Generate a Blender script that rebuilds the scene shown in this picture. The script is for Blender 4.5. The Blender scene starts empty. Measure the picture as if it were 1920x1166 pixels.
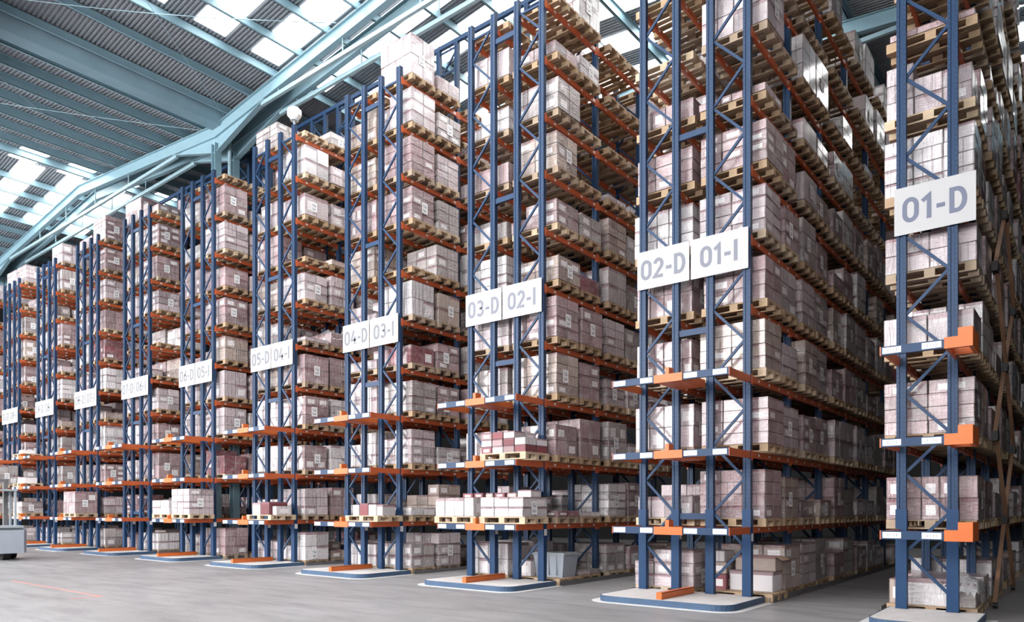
import bpy, math, random
import numpy as np
from mathutils import Vector, Matrix

COL = bpy.context.scene.collection
PI = math.pi
random.seed(7)

# --------------------------------------------------------------------------
# geometry constants (metres). X runs along the row ends, Y into the aisles.
# --------------------------------------------------------------------------
FY = 12.25            # front plane of the first upright frames
BAY = 2.08            # frame to frame
PITCH = 4.377         # double row to double row
ZL = [0.0, 1.30, 2.60, 3.90] + [3.90 + 1.195 * i for i in range(1, 8)]
TOPZ = 12.55
TIEZ = 14.2
ORD = ['floor level', 'first', 'second', 'third', 'fourth', 'fifth', 'sixth', 'seventh', 'eighth', 'ninth', 'tenth', 'eleventh', 'twelfth']
NTH = ['end', 'second', 'third', 'fourth', 'fifth', 'sixth', 'seventh', 'eighth', 'ninth', 'tenth', 'eleventh', 'twelfth']


def XL(r):
    return -2.306 - PITCH * (r - 1)


def rack_name(r, s):
    return '%02d-D' % r if s == 'D' else '%02d-I' % (r - 1)


# --------------------------------------------------------------------------
# materials
# --------------------------------------------------------------------------
class NT:
    def __init__(self, name):
        m = bpy.data.materials.new(name)
        m.use_nodes = True
        self.m = m
        self.t = m.node_tree
        self.b = self.t.nodes['Principled BSDF']

    def n(self, typ, **kw):
        nd = self.t.nodes.new(typ)
        for k, v in kw.items():
            setattr(nd, k, v)
        return nd

    def l(self, a, b):
        self.t.links.new(a, b)

    def val(self, sock, v):
        if hasattr(v, 'is_linked') or isinstance(v, bpy.types.NodeSocket):
            self.l(v, sock)
        else:
            sock.default_value = v

    def math(self, op, a, b=0.0, c=None):
        nd = self.n('ShaderNodeMath', operation=op)
        self.val(nd.inputs[0], a)
        self.val(nd.inputs[1], b)
        if c is not None:
            self.val(nd.inputs[2], c)
        return nd.outputs[0]

    def mix(self, f, a, b, blend='MIX'):
        nd = self.n('ShaderNodeMix', data_type='RGBA', blend_type=blend)
        self.val(nd.inputs[0], f)
        for s, v in ((nd.inputs[6], a), (nd.inputs[7], b)):
            if isinstance(v, bpy.types.NodeSocket):
                self.l(v, s)
            else:
                s.default_value = (*v, 1.0) if len(v) == 3 else v
        return nd.outputs[2]

    def noise(self, vec, scale=5.0, detail=2.0, rough=0.5, mapping=None):
        if mapping is not None:
            mp = self.n('ShaderNodeMapping')
            self.l(vec, mp.inputs[0])
            mp.inputs['Scale'].default_value = mapping[0]
            mp.inputs['Rotation'].default_value = mapping[1]
            vec = mp.outputs[0]
        nd = self.n('ShaderNodeTexNoise')
        self.l(vec, nd.inputs['Vector'])
        nd.inputs['Scale'].default_value = scale
        nd.inputs['Detail'].default_value = detail
        nd.inputs['Roughness'].default_value = rough
        return nd.outputs['Fac']

    def coord(self, which='Object'):
        return self.n('ShaderNodeTexCoord').outputs[which]

    def ramp(self, f, lo, hi):
        nd = self.n('ShaderNodeMapRange')
        self.l(f, nd.inputs[0])
        nd.inputs[1].default_value = lo
        nd.inputs[2].default_value = hi
        return nd.outputs[0]

    def bump(self, h, strength=0.2, dist=0.01):
        nd = self.n('ShaderNodeBump')
        nd.inputs['Strength'].default_value = strength
        nd.inputs['Distance'].default_value = dist
        self.l(h, nd.inputs['Height'])
        self.l(nd.outputs[0], self.b.inputs['Normal'])

    def band(self, v, c, w):
        """1 where |v-c| < w"""
        return self.math('LESS_THAN', self.math('ABSOLUTE', self.math('SUBTRACT', v, c)), w)

    def set(self, col=None, rough=0.5, metal=0.0, coat=0.0, coat_rough=0.1, spec=0.5):
        if col is not None:
            self.val(self.b.inputs['Base Color'], (*col, 1.0) if isinstance(col, tuple) else col)
        self.val(self.b.inputs['Roughness'], rough)
        self.b.inputs['Metallic'].default_value = metal
        self.b.inputs['Coat Weight'].default_value = coat
        self.b.inputs['Coat Roughness'].default_value = coat_rough
        self.b.inputs['Specular IOR Level'].default_value = spec
        return self.m


def mat_plain(name, col, rough=0.5, metal=0.0, var=0.08, scale=3.0, spec=0.35):
    k = NT(name)
    nz = k.noise(k.coord(), scale, 3.0)
    d = tuple(max(0.0, c * (1 - var * 2)) for c in col)
    u = tuple(min(1.0, c * (1 + var)) for c in col)
    return k.set(k.mix(nz, d, u), rough, metal, spec=spec)


def mat_upright(name, col):
    """powder coated steel with rows of slots along the height"""
    k = NT(name)
    co = k.coord()
    sp = k.n('ShaderNodeSeparateXYZ')
    k.l(co, sp.inputs[0])
    nrm = k.n('ShaderNodeNewGeometry')
    tr = k.n('ShaderNodeVectorTransform', vector_type='NORMAL', convert_from='WORLD', convert_to='OBJECT')
    k.l(nrm.outputs['True Normal'], tr.inputs[0])
    ns = k.n('ShaderNodeSeparateXYZ')
    k.l(tr.outputs[0], ns.inputs[0])
    zf = k.math('FRACT', k.math('MULTIPLY', sp.outputs[2], 1 / 0.075))
    # front face: two lines of small round holes; side faces: one line of wide slots
    fx = k.math('MULTIPLY', k.band(k.math('ABSOLUTE', k.math('SUBTRACT', sp.outputs[0], 0.065)), 0.043, 0.008), k.band(zf, 0.5, 0.13))
    fs = k.math('MULTIPLY', k.band(sp.outputs[1], 0.05, 0.016), k.band(zf, 0.5, 0.24))
    side = k.math('GREATER_THAN', k.math('ABSOLUTE', ns.outputs[0]), 0.7)
    hole = k.math('ADD', k.math('MULTIPLY', side, fs), k.math('MULTIPLY', k.math('SUBTRACT', 1.0, side), fx))
    nz = k.noise(co, 4.0, 3.0)
    base = k.mix(nz, tuple(c * 0.85 for c in col), tuple(min(1, c * 1.1) for c in col))
    return k.set(k.mix(hole, base, (0.015, 0.018, 0.025)), 0.42, spec=0.22)


def mat_beam(name, col):
    """orange shelf beam carrying small white location stickers on its faces"""
    k = NT(name)
    co = k.coord()
    sp = k.n('ShaderNodeSeparateXYZ')
    k.l(co, sp.inputs[0])
    a = k.band(k.math('FRACT', k.math('MULTIPLY', sp.outputs[1], 1 / 0.52)), 0.62, 0.075)
    b = k.band(sp.outputs[2], -0.052, 0.022)
    nz = k.noise(co, 2.5, 4.0)
    base = k.mix(nz, tuple(c * 0.8 for c in col), tuple(min(1, c * 1.12) for c in col))
    return k.set(k.mix(k.math('MULTIPLY', a, b), base, (0.75, 0.74, 0.72)), 0.42)


def mat_wood(name, col):
    k = NT(name)
    co = k.coord()
    nz = k.noise(co, 6.0, 4.0, 0.6, mapping=((1.0, 9.0, 9.0), (0, 0, 0)))
    n2 = k.noise(co, 2.2, 2.0)
    rnd = k.n('ShaderNodeObjectInfo').outputs['Random']
    base = k.mix(nz, tuple(c * 0.62 for c in col), tuple(min(1, c * 1.18) for c in col))
    base = k.mix(k.math('MULTIPLY', n2, 0.35), base, (0.20, 0.15, 0.11))
    base = k.mix(k.math('MULTIPLY', rnd, 0.35), base, (0.30, 0.22, 0.15))
    return k.set(base, 0.7)


def mat_carton(name, col, film=0.5, white=0.30):
    """printed carton: label panel, print band, tape; film > 0 adds a tight clear stretch wrap"""
    k = NT(name)
    at = k.n('ShaderNodeAttribute', attribute_name='tint')
    sa = k.n('ShaderNodeSeparateColor')
    k.l(at.outputs['Color'], sa.inputs[0])
    R, G, B = sa.outputs[0], sa.outputs[1], sa.outputs[2]
    uv = k.n('ShaderNodeUVMap')
    su = k.n('ShaderNodeSeparateXYZ')
    k.l(uv.outputs[0], su.inputs[0])
    u, v = su.outputs[0], su.outputs[1]
    co = k.coord()
    rnd = k.n('ShaderNodeObjectInfo').outputs['Random']
    sh = k.math('ADD', 0.52, k.math('ADD', k.math('MULTIPLY', G, 0.62), k.math('MULTIPLY', rnd, 0.16)))
    cb = k.n('ShaderNodeCombineXYZ')
    for i in range(3):
        k.l(sh, cb.inputs[i])
    base = k.mix(1.0, col, cb.outputs[0], 'MULTIPLY')
    # printed band and side stripes on some cartons
    band = k.math('MULTIPLY', k.math('GREATER_THAN', v, 0.83), k.math('GREATER_THAN', B, 0.45))
    base = k.mix(k.math('MULTIPLY', band, 0.75), base, (0.20, 0.075, 0.095))
    stripe = k.math('MULTIPLY', k.math('GREATER_THAN', k.math('FRACT', k.math('MULTIPLY', u, 3.0)), 0.86), k.math('LESS_THAN', B, 0.42))
    base = k.mix(k.math('MULTIPLY', stripe, 0.55), base, (0.17, 0.10, 0.11))
    # white paper panel
    lab = k.math('MULTIPLY', k.band(u, 0.5, 0.30), k.band(v, 0.45, 0.24))
    lab = k.math('MULTIPLY', lab, k.math('LESS_THAN', R, white))
    base = k.mix(lab, base, (0.78, 0.75, 0.76))
    edge = k.math('MAXIMUM', k.math('GREATER_THAN', k.math('ABSOLUTE', k.math('SUBTRACT', u, 0.5)), 0.485), k.math('GREATER_THAN', k.math('ABSOLUTE', k.math('SUBTRACT', v, 0.5)), 0.475))
    base = k.mix(k.math('MULTIPLY', edge, 0.5), base, (0.10, 0.075, 0.075))
    if film > 0:
        # stretch film: milky patches and long pulled creases that run on across the cartons
        pos = k.n('ShaderNodeNewGeometry').outputs['Position']
        w1 = k.noise(pos, 3.2, 4.0, 0.6, mapping=((1.0, 1.0, 1.6), (0.5, 0.35, 0.2)))
        milky = k.math('MULTIPLY', k.ramp(w1, 0.46, 0.72), 0.5 * film)
        w2 = k.noise(pos, 4.0, 2.0, 0.5, mapping=((1.0, 1.0, 4.5), (0.35, 0.45, 0.3)))
        w3 = k.noise(pos, 4.5, 2.0, 0.5, mapping=((3.2, 3.2, 0.55), (0.12, 0.08, 0.0)))

        def ridge(w):
            a = k.math('SUBTRACT', 1.0, k.math('ABSOLUTE', k.math('MULTIPLY_ADD', w, 2.0, -1.0)))
            return k.math('POWER', a, 5.0)
        h = k.math('ADD', k.math('MULTIPLY', ridge(w2), 0.6), k.math('MULTIPLY', ridge(w3), 0.7))
        crease = k.math('MULTIPLY', k.ramp(h, 0.6, 1.2), 0.22 * film)
        base = k.mix(k.math('MAXIMUM', milky, crease), base, (0.74, 0.72, 0.73))
        k.bump(h, 0.42, 0.05)
        return k.set(base, 0.40, coat=0.8, coat_rough=0.13)
    return k.set(base, 0.6)


def mat_sheet(name):
    """white paper with lines of dark print"""
    k = NT(name)
    uv = k.n('ShaderNodeUVMap')
    su = k.n('ShaderNodeSeparateXYZ')
    k.l(uv.outputs[0], su.inputs[0])
    u, v = su.outputs[0], su.outputs[1]
    nz = k.noise(uv.outputs[0], 26.0, 1.0, mapping=((1.0, 0.28, 1.0), (0, 0, 0)))
    bars = k.math('GREATER_THAN', nz, 0.52)
    area = k.math('MULTIPLY', k.band(u, 0.5, 0.34), k.math('MAXIMUM', k.band(v, 0.68, 0.16), k.band(v, 0.28, 0.13)))
    return k.set(k.mix(k.math('MULTIPLY', bars, area), (0.82, 0.82, 0.82), (0.13, 0.14, 0.20)), 0.5)


def mat_barcode(name):
    k = NT(name)
    uv = k.n('ShaderNodeUVMap')
    su = k.n('ShaderNodeSeparateXYZ')
    k.l(uv.outputs[0], su.inputs[0])
    nz = k.noise(uv.outputs[0], 30.0, 0.0, mapping=((1.0, 0.0, 0.0), (0, 0, 0)))
    bars = k.math('GREATER_THAN', nz, 0.54)
    area = k.math('MULTIPLY', k.band(su.outputs[0], 0.5, 0.38), k.band(su.outputs[1], 0.5, 0.27))
    return k.set(k.mix(k.math('MULTIPLY', bars, area), (0.84, 0.84, 0.84), (0.10, 0.10, 0.13)), 0.45)


def mat_floor():
    k = NT('polished_concrete')
    co = k.coord()
    n1 = k.noise(co, 0.45, 5.0, 0.6)
    n2 = k.noise(co, 1.1, 6.0, 0.62, mapping=((0.55, 2.3, 1.0), (0, 0, -0.62)))
    n3 = k.noise(co, 14.0, 4.0, 0.65)
    base = k.mix(k.ramp(n1, 0.3, 0.7), (0.215, 0.207, 0.208), (0.31, 0.305, 0.315))
    base = k.mix(k.math('MULTIPLY', k.ramp(n2, 0.46, 0.70), 0.6), base, (0.13, 0.125, 0.13))  # dark streaks in the colour imitate reflections lying across the view
    base = k.mix(k.math('MULTIPLY', k.ramp(n3, 0.5, 0.85), 0.25), base, (0.46, 0.455, 0.46))
    k.bump(n2, 0.05, 0.02)
    return k.set(base, k.math('ADD', 0.30, k.math('MULTIPLY', n2, 0.25)))


def mat_emit(name, col, strength):
    k = NT(name)
    nz = k.noise(k.coord(), 1.2, 2.0)
    k.set(tuple(col), 0.6)
    k.val(k.b.inputs['Emission Color'], k.mix(nz, tuple(c * 0.94 for c in col), col))
    k.b.inputs['Emission Strength'].default_value = strength
    return k.m


def mat_plastic(name, col, alpha, rough=0.18):
    k = NT(name)
    co = k.coord()
    w = k.noise(co, 9.0, 4.0, 0.6, mapping=((1.0, 1.0, 2.0), (0.5, 0.4, 0.2)))
    k.bump(w, 0.8, 0.04)
    m = k.set(col, rough)
    k.val(k.b.inputs['Alpha'], k.math('ADD', alpha - 0.15, k.math('MULTIPLY', w, 0.3)))
    return m


BLUE = (0.020, 0.047, 0.105)
M = {}
M['upright'] = mat_upright('blue_upright_steel', BLUE)
M['blue'] = mat_plain('blue_painted_steel', BLUE, 0.42, spec=0.22)
M['sleeve'] = mat_plain('blue_post_guard_steel', (0.015, 0.047, 0.118), 0.45, var=0.15, spec=0.2)
M['beam'] = mat_beam('orange_beam_steel', (0.50, 0.105, 0.035))
M['orange'] = mat_plain('orange_painted_steel', (0.60, 0.140, 0.032), 0.42)
M['wood'] = mat_wood('pallet_pine', (0.47, 0.32, 0.185))
M['wood_pale'] = mat_wood('pale_pallet_pine', (0.68, 0.53, 0.36))
M['wood_old'] = mat_wood('weathered_pallet_pine', (0.42, 0.32, 0.23))
TONES = {
    'mauve': (0.355, 0.245, 0.255),
    'tan': (0.42, 0.335, 0.29),
    'lilac': (0.53, 0.45, 0.47),
    'greyish': (0.40, 0.36, 0.355),
    'white': (0.70, 0.665, 0.68),
    'maroon': (0.235, 0.062, 0.075),
}
for t, c in TONES.items():
    M['w_' + t] = mat_carton('film_wrapped_%s_carton' % t, c, 0.65, 0.30)
    M['c_' + t] = mat_carton('bare_%s_carton' % t, c, 0.0, 0.5)
M['w_stuff'] = mat_carton('film_wrapped_mixed_carton', (0.40, 0.30, 0.31), 0.65, 0.30)
M['sheet'] = mat_sheet('printed_paper')
M['barcode'] = mat_barcode('barcode_sticker')
M['sign'] = mat_plain('white_sign_panel', (0.42, 0.42, 0.43), 0.7, var=0.01)
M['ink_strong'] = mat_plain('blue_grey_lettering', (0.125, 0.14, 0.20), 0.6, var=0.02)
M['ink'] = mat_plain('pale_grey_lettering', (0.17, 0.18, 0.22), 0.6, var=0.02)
M['ink_faint'] = mat_plain('washed_out_grey_lettering', (0.18, 0.187, 0.205), 0.6, var=0.02)  # lighter ink on farther rows; overexposure put into the letter colour
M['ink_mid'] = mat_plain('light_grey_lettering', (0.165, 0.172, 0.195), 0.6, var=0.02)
M['floor'] = mat_floor()
M['concrete'] = mat_plain('plinth_concrete', (0.60, 0.57, 0.56), 0.7, var=0.12, scale=5)
M['edge'] = mat_plain('blue_kerb_steel', (0.05, 0.095, 0.17), 0.5, var=0.15)
M['rail'] = mat_plain('worn_guide_rail_steel', (0.16, 0.155, 0.16), 0.4, var=0.2)
M['line_red'] = mat_plain('red_floor_paint', (0.55, 0.22, 0.19), 0.6, var=0.2)
M['line_white'] = mat_plain('white_floor_paint', (0.66, 0.65, 0.65), 0.6, var=0.12)
M['roof'] = mat_plain('ribbed_roof_steel', (0.25, 0.28, 0.315), 0.5, var=0.05)
M['steel'] = mat_plain('pale_teal_structural_steel', (0.205, 0.33, 0.39), 0.45, var=0.05)
M['gutter'] = mat_plain('valley_gutter_steel', (0.19, 0.30, 0.36), 0.5, var=0.14, scale=1.2)
M['rod'] = mat_plain('pale_bracing_rod', (0.26, 0.38, 0.43), 0.4)
M['wall'] = mat_plain('dark_wall_cladding', (0.012, 0.0125, 0.013), 0.7)
M['sky'] = mat_emit('daylit_roof_glazing', (1.0, 0.985, 0.965), 5.0)
M['glaze'] = mat_emit('fill_wall_glazing', (1.0, 0.985, 0.985), 10.0)  # glow of the added panes, out of view
M['glaze_dim'] = mat_emit('dim_fill_wall_glazing', (1.0, 0.985, 0.985), 4.6)  # right-hand panes dimmed for light balance; nothing outside shades them
M['black'] = mat_plain('black_rubber', (0.015, 0.015, 0.016), 0.5)
M['brown'] = mat_plain('brown_painted_bar', (0.30, 0.165, 0.10), 0.45, var=0.15)
M['grey'] = mat_plain('grey_machine_paint', (0.36, 0.40, 0.43), 0.4)
M['greybox'] = mat_plain('grey_plastic_bin', (0.36, 0.40, 0.46), 0.4)
M['whiteplastic'] = mat_plain('white_plastic', (0.80, 0.79, 0.78), 0.35, var=0.03)
M['film'] = mat_plastic('crumpled_clear_film', (0.82, 0.82, 0.85), 0.55)
M['board'] = mat_plain('plain_brown_cardboard', (0.50, 0.37, 0.26), 0.7)


# --------------------------------------------------------------------------
# mesh helpers
# --------------------------------------------------------------------------
class MB:
    def __init__(self):
        self.v, self.f, self.mi, self.uv, self.tint = [], [], [], [], []

    def quad(self, pts, mi=0, uv=((0, 0), (1, 0), (1, 1), (0, 1)), tint=(0.5, 0.5, 0.5)):
        i = len(self.v)
        self.v += [tuple(p) for p in pts]
        self.f.append(tuple(range(i, i + len(pts))))
        self.mi.append(mi)
        self.uv += list(uv[:len(pts)]) if len(uv) >= len(pts) else [(0, 0)] * len(pts)
        self.tint += [tint] * len(pts)

    def face(self, idx, mi=0, uv=None, tint=(0.5, 0.5, 0.5)):
        self.f.append(tuple(idx))
        self.mi.append(mi)
        self.uv += list(uv) if uv else [((0, 0), (1, 0), (1, 1), (0, 1))[j % 4] for j in range(len(idx))]
        self.tint += [tint] * len(idx)

    def hexa(self, P, mi=0, tint=(0.5, 0.5, 0.5)):
        """8 corners: bottom ring 0-3 counter-clockwise from above, top ring 4-7"""
        i = len(self.v)
        self.v += [tuple(p) for p in P]
        for q in ((0, 1, 5, 4), (1, 2, 6, 5), (2, 3, 7, 6), (3, 0, 4, 7), (4, 5, 6, 7), (3, 2, 1, 0)):
            self.face([i + k for k in q], mi, None, tint)

    def box(self, x0, y0, z0, x1, y1, z1, mi=0, tint=(0.5, 0.5, 0.5)):
        self.hexa([(x0, y0, z0), (x1, y0, z0), (x1, y1, z0), (x0, y1, z0), (x0, y0, z1), (x1, y0, z1), (x1, y1, z1), (x0, y1, z1)], mi, tint)

    def bar(self, p, q, w, h, up=(0, 0, 1), mi=0):
        p, q = Vector(p), Vector(q)
        d = (q - p).normalized()
        s = d.cross(Vector(up))
        if s.length < 1e-4:
            s = d.cross(Vector((1, 0, 0)))
        s.normalize()
        u = s.cross(d)
        P = [p - s * w / 2 - u * h / 2, p + s * w / 2 - u * h / 2, q + s * w / 2 - u * h / 2, q - s * w / 2 - u * h / 2,
             p - s * w / 2 + u * h / 2, p + s * w / 2 + u * h / 2, q + s * w / 2 + u * h / 2, q - s * w / 2 + u * h / 2]
        self.hexa(P, mi)

    def tube(self, p, q, r0, r1=None, n=12, mi=0):
        r1 = r0 if r1 is None else r1
        p, q = Vector(p), Vector(q)
        d = (q - p).normalized()
        s = d.cross(Vector((0, 0, 1)))
        if s.length < 1e-4:
            s = Vector((1, 0, 0))
        s.normalize()
        u = s.cross(d)
        i = len(self.v)
        for c, r in ((p, r0), (q, r1)):
            for k in range(n):
                a = 2 * PI * k / n
                self.v.append(tuple(c + s * math.cos(a) * r + u * math.sin(a) * r))
        for k in range(n):
            k2 = (k + 1) % n
            self.face((i + k, i + k2, i + n + k2, i + n + k), mi)
        self.face([i + k for k in range(n)][::-1], mi, [(0, 0)] * n)
        self.face([i + n + k for k in range(n)], mi, [(0, 0)] * n)

    def prism(self, poly, z0, z1, mi=0):
        """poly: xy outline counter-clockwise"""
        n = len(poly)
        i = len(self.v)
        self.v += [(x, y, z0) for x, y in poly] + [(x, y, z1) for x, y in poly]
        for k in range(n):
            k2 = (k + 1) % n
            self.face((i + k, i + k2, i + n + k2, i + n + k), mi)
        self.face([i + k for k in range(n)][::-1], mi, [(0, 0)] * n)
        self.face([i + n + k for k in range(n)], mi, [(0, 0)] * n)

    def mesh(self, name, mats, smooth=False):
        me = bpy.data.meshes.new(name)
        me.from_pydata(self.v, [], self.f)
        for m in mats if isinstance(mats, (list, tuple)) else [mats]:
            me.materials.append(m)
        me.polygons.foreach_set('material_index', self.mi)
        ul = me.uv_layers.new(name='UVMap')
        ul.data.foreach_set('uv', np.array(self.uv, dtype=np.float32).ravel())
        ca = me.color_attributes.new('tint', 'FLOAT_COLOR', 'CORNER')
        t = np.ones((len(self.tint), 4), dtype=np.float32)
        t[:, :3] = np.array(self.tint, dtype=np.float32)
        ca.data.foreach_set('color', t.ravel())
        if smooth:
            me.polygons.foreach_set('use_smooth', [True] * len(me.polygons))
        me.update()
        return me


def link(name, data, parent=None, loc=(0, 0, 0), rot=(0, 0, 0)):
    o = bpy.data.objects.new(name, data)
    COL.objects.link(o)
    if parent is not None:
        o.parent = parent
    o.location = loc
    if rot != (0, 0, 0):
        o.rotation_euler = rot
    return o


def tag(o, label, cat, group=None, kind=None):
    if label:
        o['label'] = label
    if cat:
        o['category'] = cat
    if group:
        o['group'] = group
    if kind:
        o['kind'] = kind
    return o


def structure(name, mesh, label=None, loc=(0, 0, 0)):
    o = link(name, mesh, None, loc)
    o['kind'] = 'structure'
    if label:
        o['label'] = label
    return o


# --------------------------------------------------------------------------
# pallets
# --------------------------------------------------------------------------
def pallet_pieces():
    deck, blocks, boards = MB(), [], []
    for i in range(5):                                  # deck slats along X
        w = 0.145 if i in (0, 2, 4) else 0.10
        y = (-0.3275, -0.165, 0.0, 0.165, 0.3275)[i]
        deck.box(-0.6, y - w / 2, 0.122, 0.6, y + w / 2, 0.144)
    for x in (-0.5275, 0.0, 0.5275):                    # stringers across
        deck.box(x - 0.0725, -0.4, 0.100, x + 0.0725, 0.4, 0.122)
    for x in (-0.5275, 0.0, 0.5275):
        for y in (-0.35, 0.0, 0.35):
            b = MB()
            b.box(x - 0.0725, y - 0.05, 0.022, x + 0.0725, y + 0.05, 0.100)
            blocks.append(b)
    for y in (-0.35, 0.0, 0.35):
        b = MB()
        b.box(-0.6, y - 0.05, 0.0, 0.6, y + 0.05, 0.022)
        boards.append(b)
    return deck, blocks, boards


_d, _b, _s = pallet_pieces()
WOODS = ['wood', 'wood_pale', 'wood_old']
PAL = {}
for w in WOODS:
    one = MB()
    for part in [_d] + _b + _s:
        base = len(one.v)
        one.v += part.v
        one.f += [tuple(i + base for i in f) for f in part.f]
        one.mi += part.mi
        one.uv += part.uv
        one.tint += part.tint
    PAL[w] = dict(one=one.mesh('pallet_' + w, M[w]), deck=_d.mesh('pallet_deck_' + w, M[w]),
                  blocks=[b.mesh('pallet_block_' + w, M[w]) for b in _b], boards=[b.mesh('pallet_board_' + w, M[w]) for b in _s])


def put_pallet(loc, wood, detail, label, group, rz=0.0):
    if not detail:
        o = link('wooden_pallet', PAL[wood]['one'], None, loc, (0, 0, rz))
        return tag(o, label, 'pallet', group)
    o = link('wooden_pallet', None, None, loc, (0, 0, rz))
    tag(o, label, 'pallet', group)
    link('deck_slats', PAL[wood]['deck'], o)
    for m in PAL[wood]['blocks']:
        link('block', m, o)
    for m in PAL[wood]['boards']:
        link('bottom_board', m, o)
    return o


# --------------------------------------------------------------------------
# carton loads
# --------------------------------------------------------------------------
PAT = [(3, 2, 0.25), (4, 2, 0.30), (2, 2, 0.22), (6, 2, 0.38), (3, 2, 0.19), (4, 2, 0.40), (5, 2, 0.27), (3, 2, 0.31)]


def layout(p, h, step, seed):
    """[(cx, cy, z0, dx, dy, dz, rnd3)] of the cartons of one load"""
    rg = random.Random(seed)
    nx, ny, ch = PAT[p]
    nz = max(1, round(h / ch))
    dz = h / nz
    W, D = 1.18 + rg.uniform(-0.07, 0.04), 0.79 + rg.uniform(-0.06, 0.05)
    dx, dy = W / nx, D / ny
    out = []
    cut = rg.randint(1, max(1, nx - 1))
    sd = rg.random() < 0.5
    for k in range(nz):
        for i in range(nx):
            for j in range(ny):
                if step and k == nz - 1 and nz > 1 and ((i < cut) if sd else (i >= nx - cut)):
                    continue
                out.append((-W / 2 + dx * (i + 0.5), -D / 2 + dy * (j + 0.5), dz * k, dx, dy, dz, (rg.random(), rg.random(), rg.random())))
    return out, (nx, ny, nz, W, D, dz, cut if step and nz > 1 else 0, sd)


CART = {}


def carton_mesh(dx, dy, dz, rv, mat):
    key = (round(dx, 2), round(dy, 2), round(dz, 2), rv, mat)
    if key not in CART:
        rg = random.Random(rv * 77 + 5)
        t = (rg.random(), rg.random(), rg.random())
        b = MB()
        x, y, c = dx / 2 - 0.003, dy / 2 - 0.003, 0.008
        z0, z1 = 0.0, dz - 0.003
        # chamfered vertical edges, slightly bellied sides
        poly = [(-x + c, -y), (x - c, -y), (x, -y + c), (x, y - c), (x - c, y), (-x + c, y), (-x, y - c), (-x, -y + c)]
        n = 8
        i = len(b.v)
        b.v += [(px, py, z0) for px, py in poly] + [(px, py, z1 - c) for px, py in poly] + [(px * (1 - c / x), py * (1 - c / y), z1) for px, py in poly]
        for k in range(n):
            k2 = (k + 1) % n
            big = k % 2 == 0
            uv = ((0, 0), (1, 0), (1, 1), (0, 1)) if big else ((0, 0),) * 4
            b.face((i + k, i + k2, i + n + k2, i + n + k), 0, uv, t)
            b.face((i + n + k, i + n + k2, i + 2 * n + k2, i + 2 * n + k), 0, ((0, 0.99),) * 4, t)
        b.face([i + k for k in range(n)][::-1], 0, [(0.5, 0.98)] * n, t)
        b.face([i + 2 * n + k for k in range(n)], 0, [(0.9, 0.9)] * n, (0.99, t[1], 0.5))
        CART[key] = b.mesh('carton', M[mat])
    return CART[key]


def block_mb(mb, x0, y0, z0, nx, ny, nz, dx, dy, dz, rnd, mi=0, simple=False):
    """one closed block whose faces are set out as a grid of cartons with sunk joints"""
    idx = {}

    def V(x, y, z):
        key = (round(x, 4), round(y, 4), round(z, 4))
        if key not in idx:
            idx[key] = len(mb.v)
            mb.v.append(key)
        return idx[key]

    X1, Y1, Z1 = x0 + nx * dx, y0 + ny * dy, z0 + nz * dz
    o, e = 0.007, 0.012
    for face in ('F', 'B', 'L', 'R', 'T'):
        if face in 'FB':
            na, nb = nx, nz
        elif face in 'LR':
            na, nb = ny, nz
        else:
            na, nb = nx, ny
        for a in range(na):
            for b in range(nb):
                def P(s, t, out):
                    if face == 'F':
                        return (x0 + s * dx, y0 - out, z0 + t * dz)
                    if face == 'B':
                        return (X1 - s * dx, Y1 + out, z0 + t * dz)
                    if face == 'R':
                        return (X1 + out, y0 + s * dy, z0 + t * dz)
                    if face == 'L':
                        return (x0 - out, Y1 - s * dy, z0 + t * dz)
                    return (x0 + s * dx, y0 + t * dy, Z1 + out)
                ci = {'F': (a, 0, b), 'B': (nx - 1 - a, ny - 1, b), 'R': (nx - 1, a, b), 'L': (0, ny - 1 - a, b), 'T': (a, b, nz - 1)}[face]
                t = rnd(*ci)
                if face == 'T':
                    t = (0.99, t[1], 0.5)
                ea = e / (dx if face in 'FBT' else dy)
                eb = e / (dy if face == 'T' else dz)
                c = [V(*P(a, b, 0)), V(*P(a + 1, b, 0)), V(*P(a + 1, b + 1, 0)), V(*P(a, b + 1, 0))]
                if simple:
                    mb.face(c, mi, None, t)
                    continue
                q = [V(*P(a + ea, b + eb, o)), V(*P(a + 1 - ea, b + eb, o)), V(*P(a + 1 - ea, b + 1 - eb, o)), V(*P(a + ea, b + 1 - eb, o))]
                mb.face(q, mi, None, t)
                for k in range(4):
                    k2 = (k + 1) % 4
                    mb.face((c[k], c[k2], q[k2], q[k]), mi, [(0.0, 0.0)] * 4, t)
    mb.face([V(x0, Y1, z0), V(X1, Y1, z0), V(X1, y0, z0), V(x0, y0, z0)], mi, [(0.5, 0.98)] * 4)


BLK = {}


def block_mesh(p, h, step, sv, mat, simple=False):
    key = (p, round(h, 2), step, sv, mat, simple)
    if key not in BLK:
        _, (nx, ny, nz, W, D, dz, cut, sd) = layout(p, h, step, sv)
        rg = random.Random(sv * 31 + p)
        tab = {(i, j, k): (rg.random(), rg.random(), rg.random()) for i in range(nx) for j in range(ny) for k in range(nz)}
        b = MB()
        dx, dy = W / nx, D / ny
        full = nz - 1 if cut else nz
        block_mb(b, -W / 2, -D / 2, 0, nx, ny, full, dx, dy, dz, lambda i, j, k: tab[i, j, min(k, nz - 1)], 0, simple)
        if cut:
            m = nx - cut
            x0 = -W / 2 + (cut * dx if sd else 0)
            block_mb(b, x0, -D / 2, full * dz + 0.003, m, ny, 1, dx, dy, dz - 0.003, lambda i, j, k: tab[i, j, nz - 1], 0, simple)
        BLK[key] = b.mesh('carton_block', M[mat])
    return BLK[key]


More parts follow.
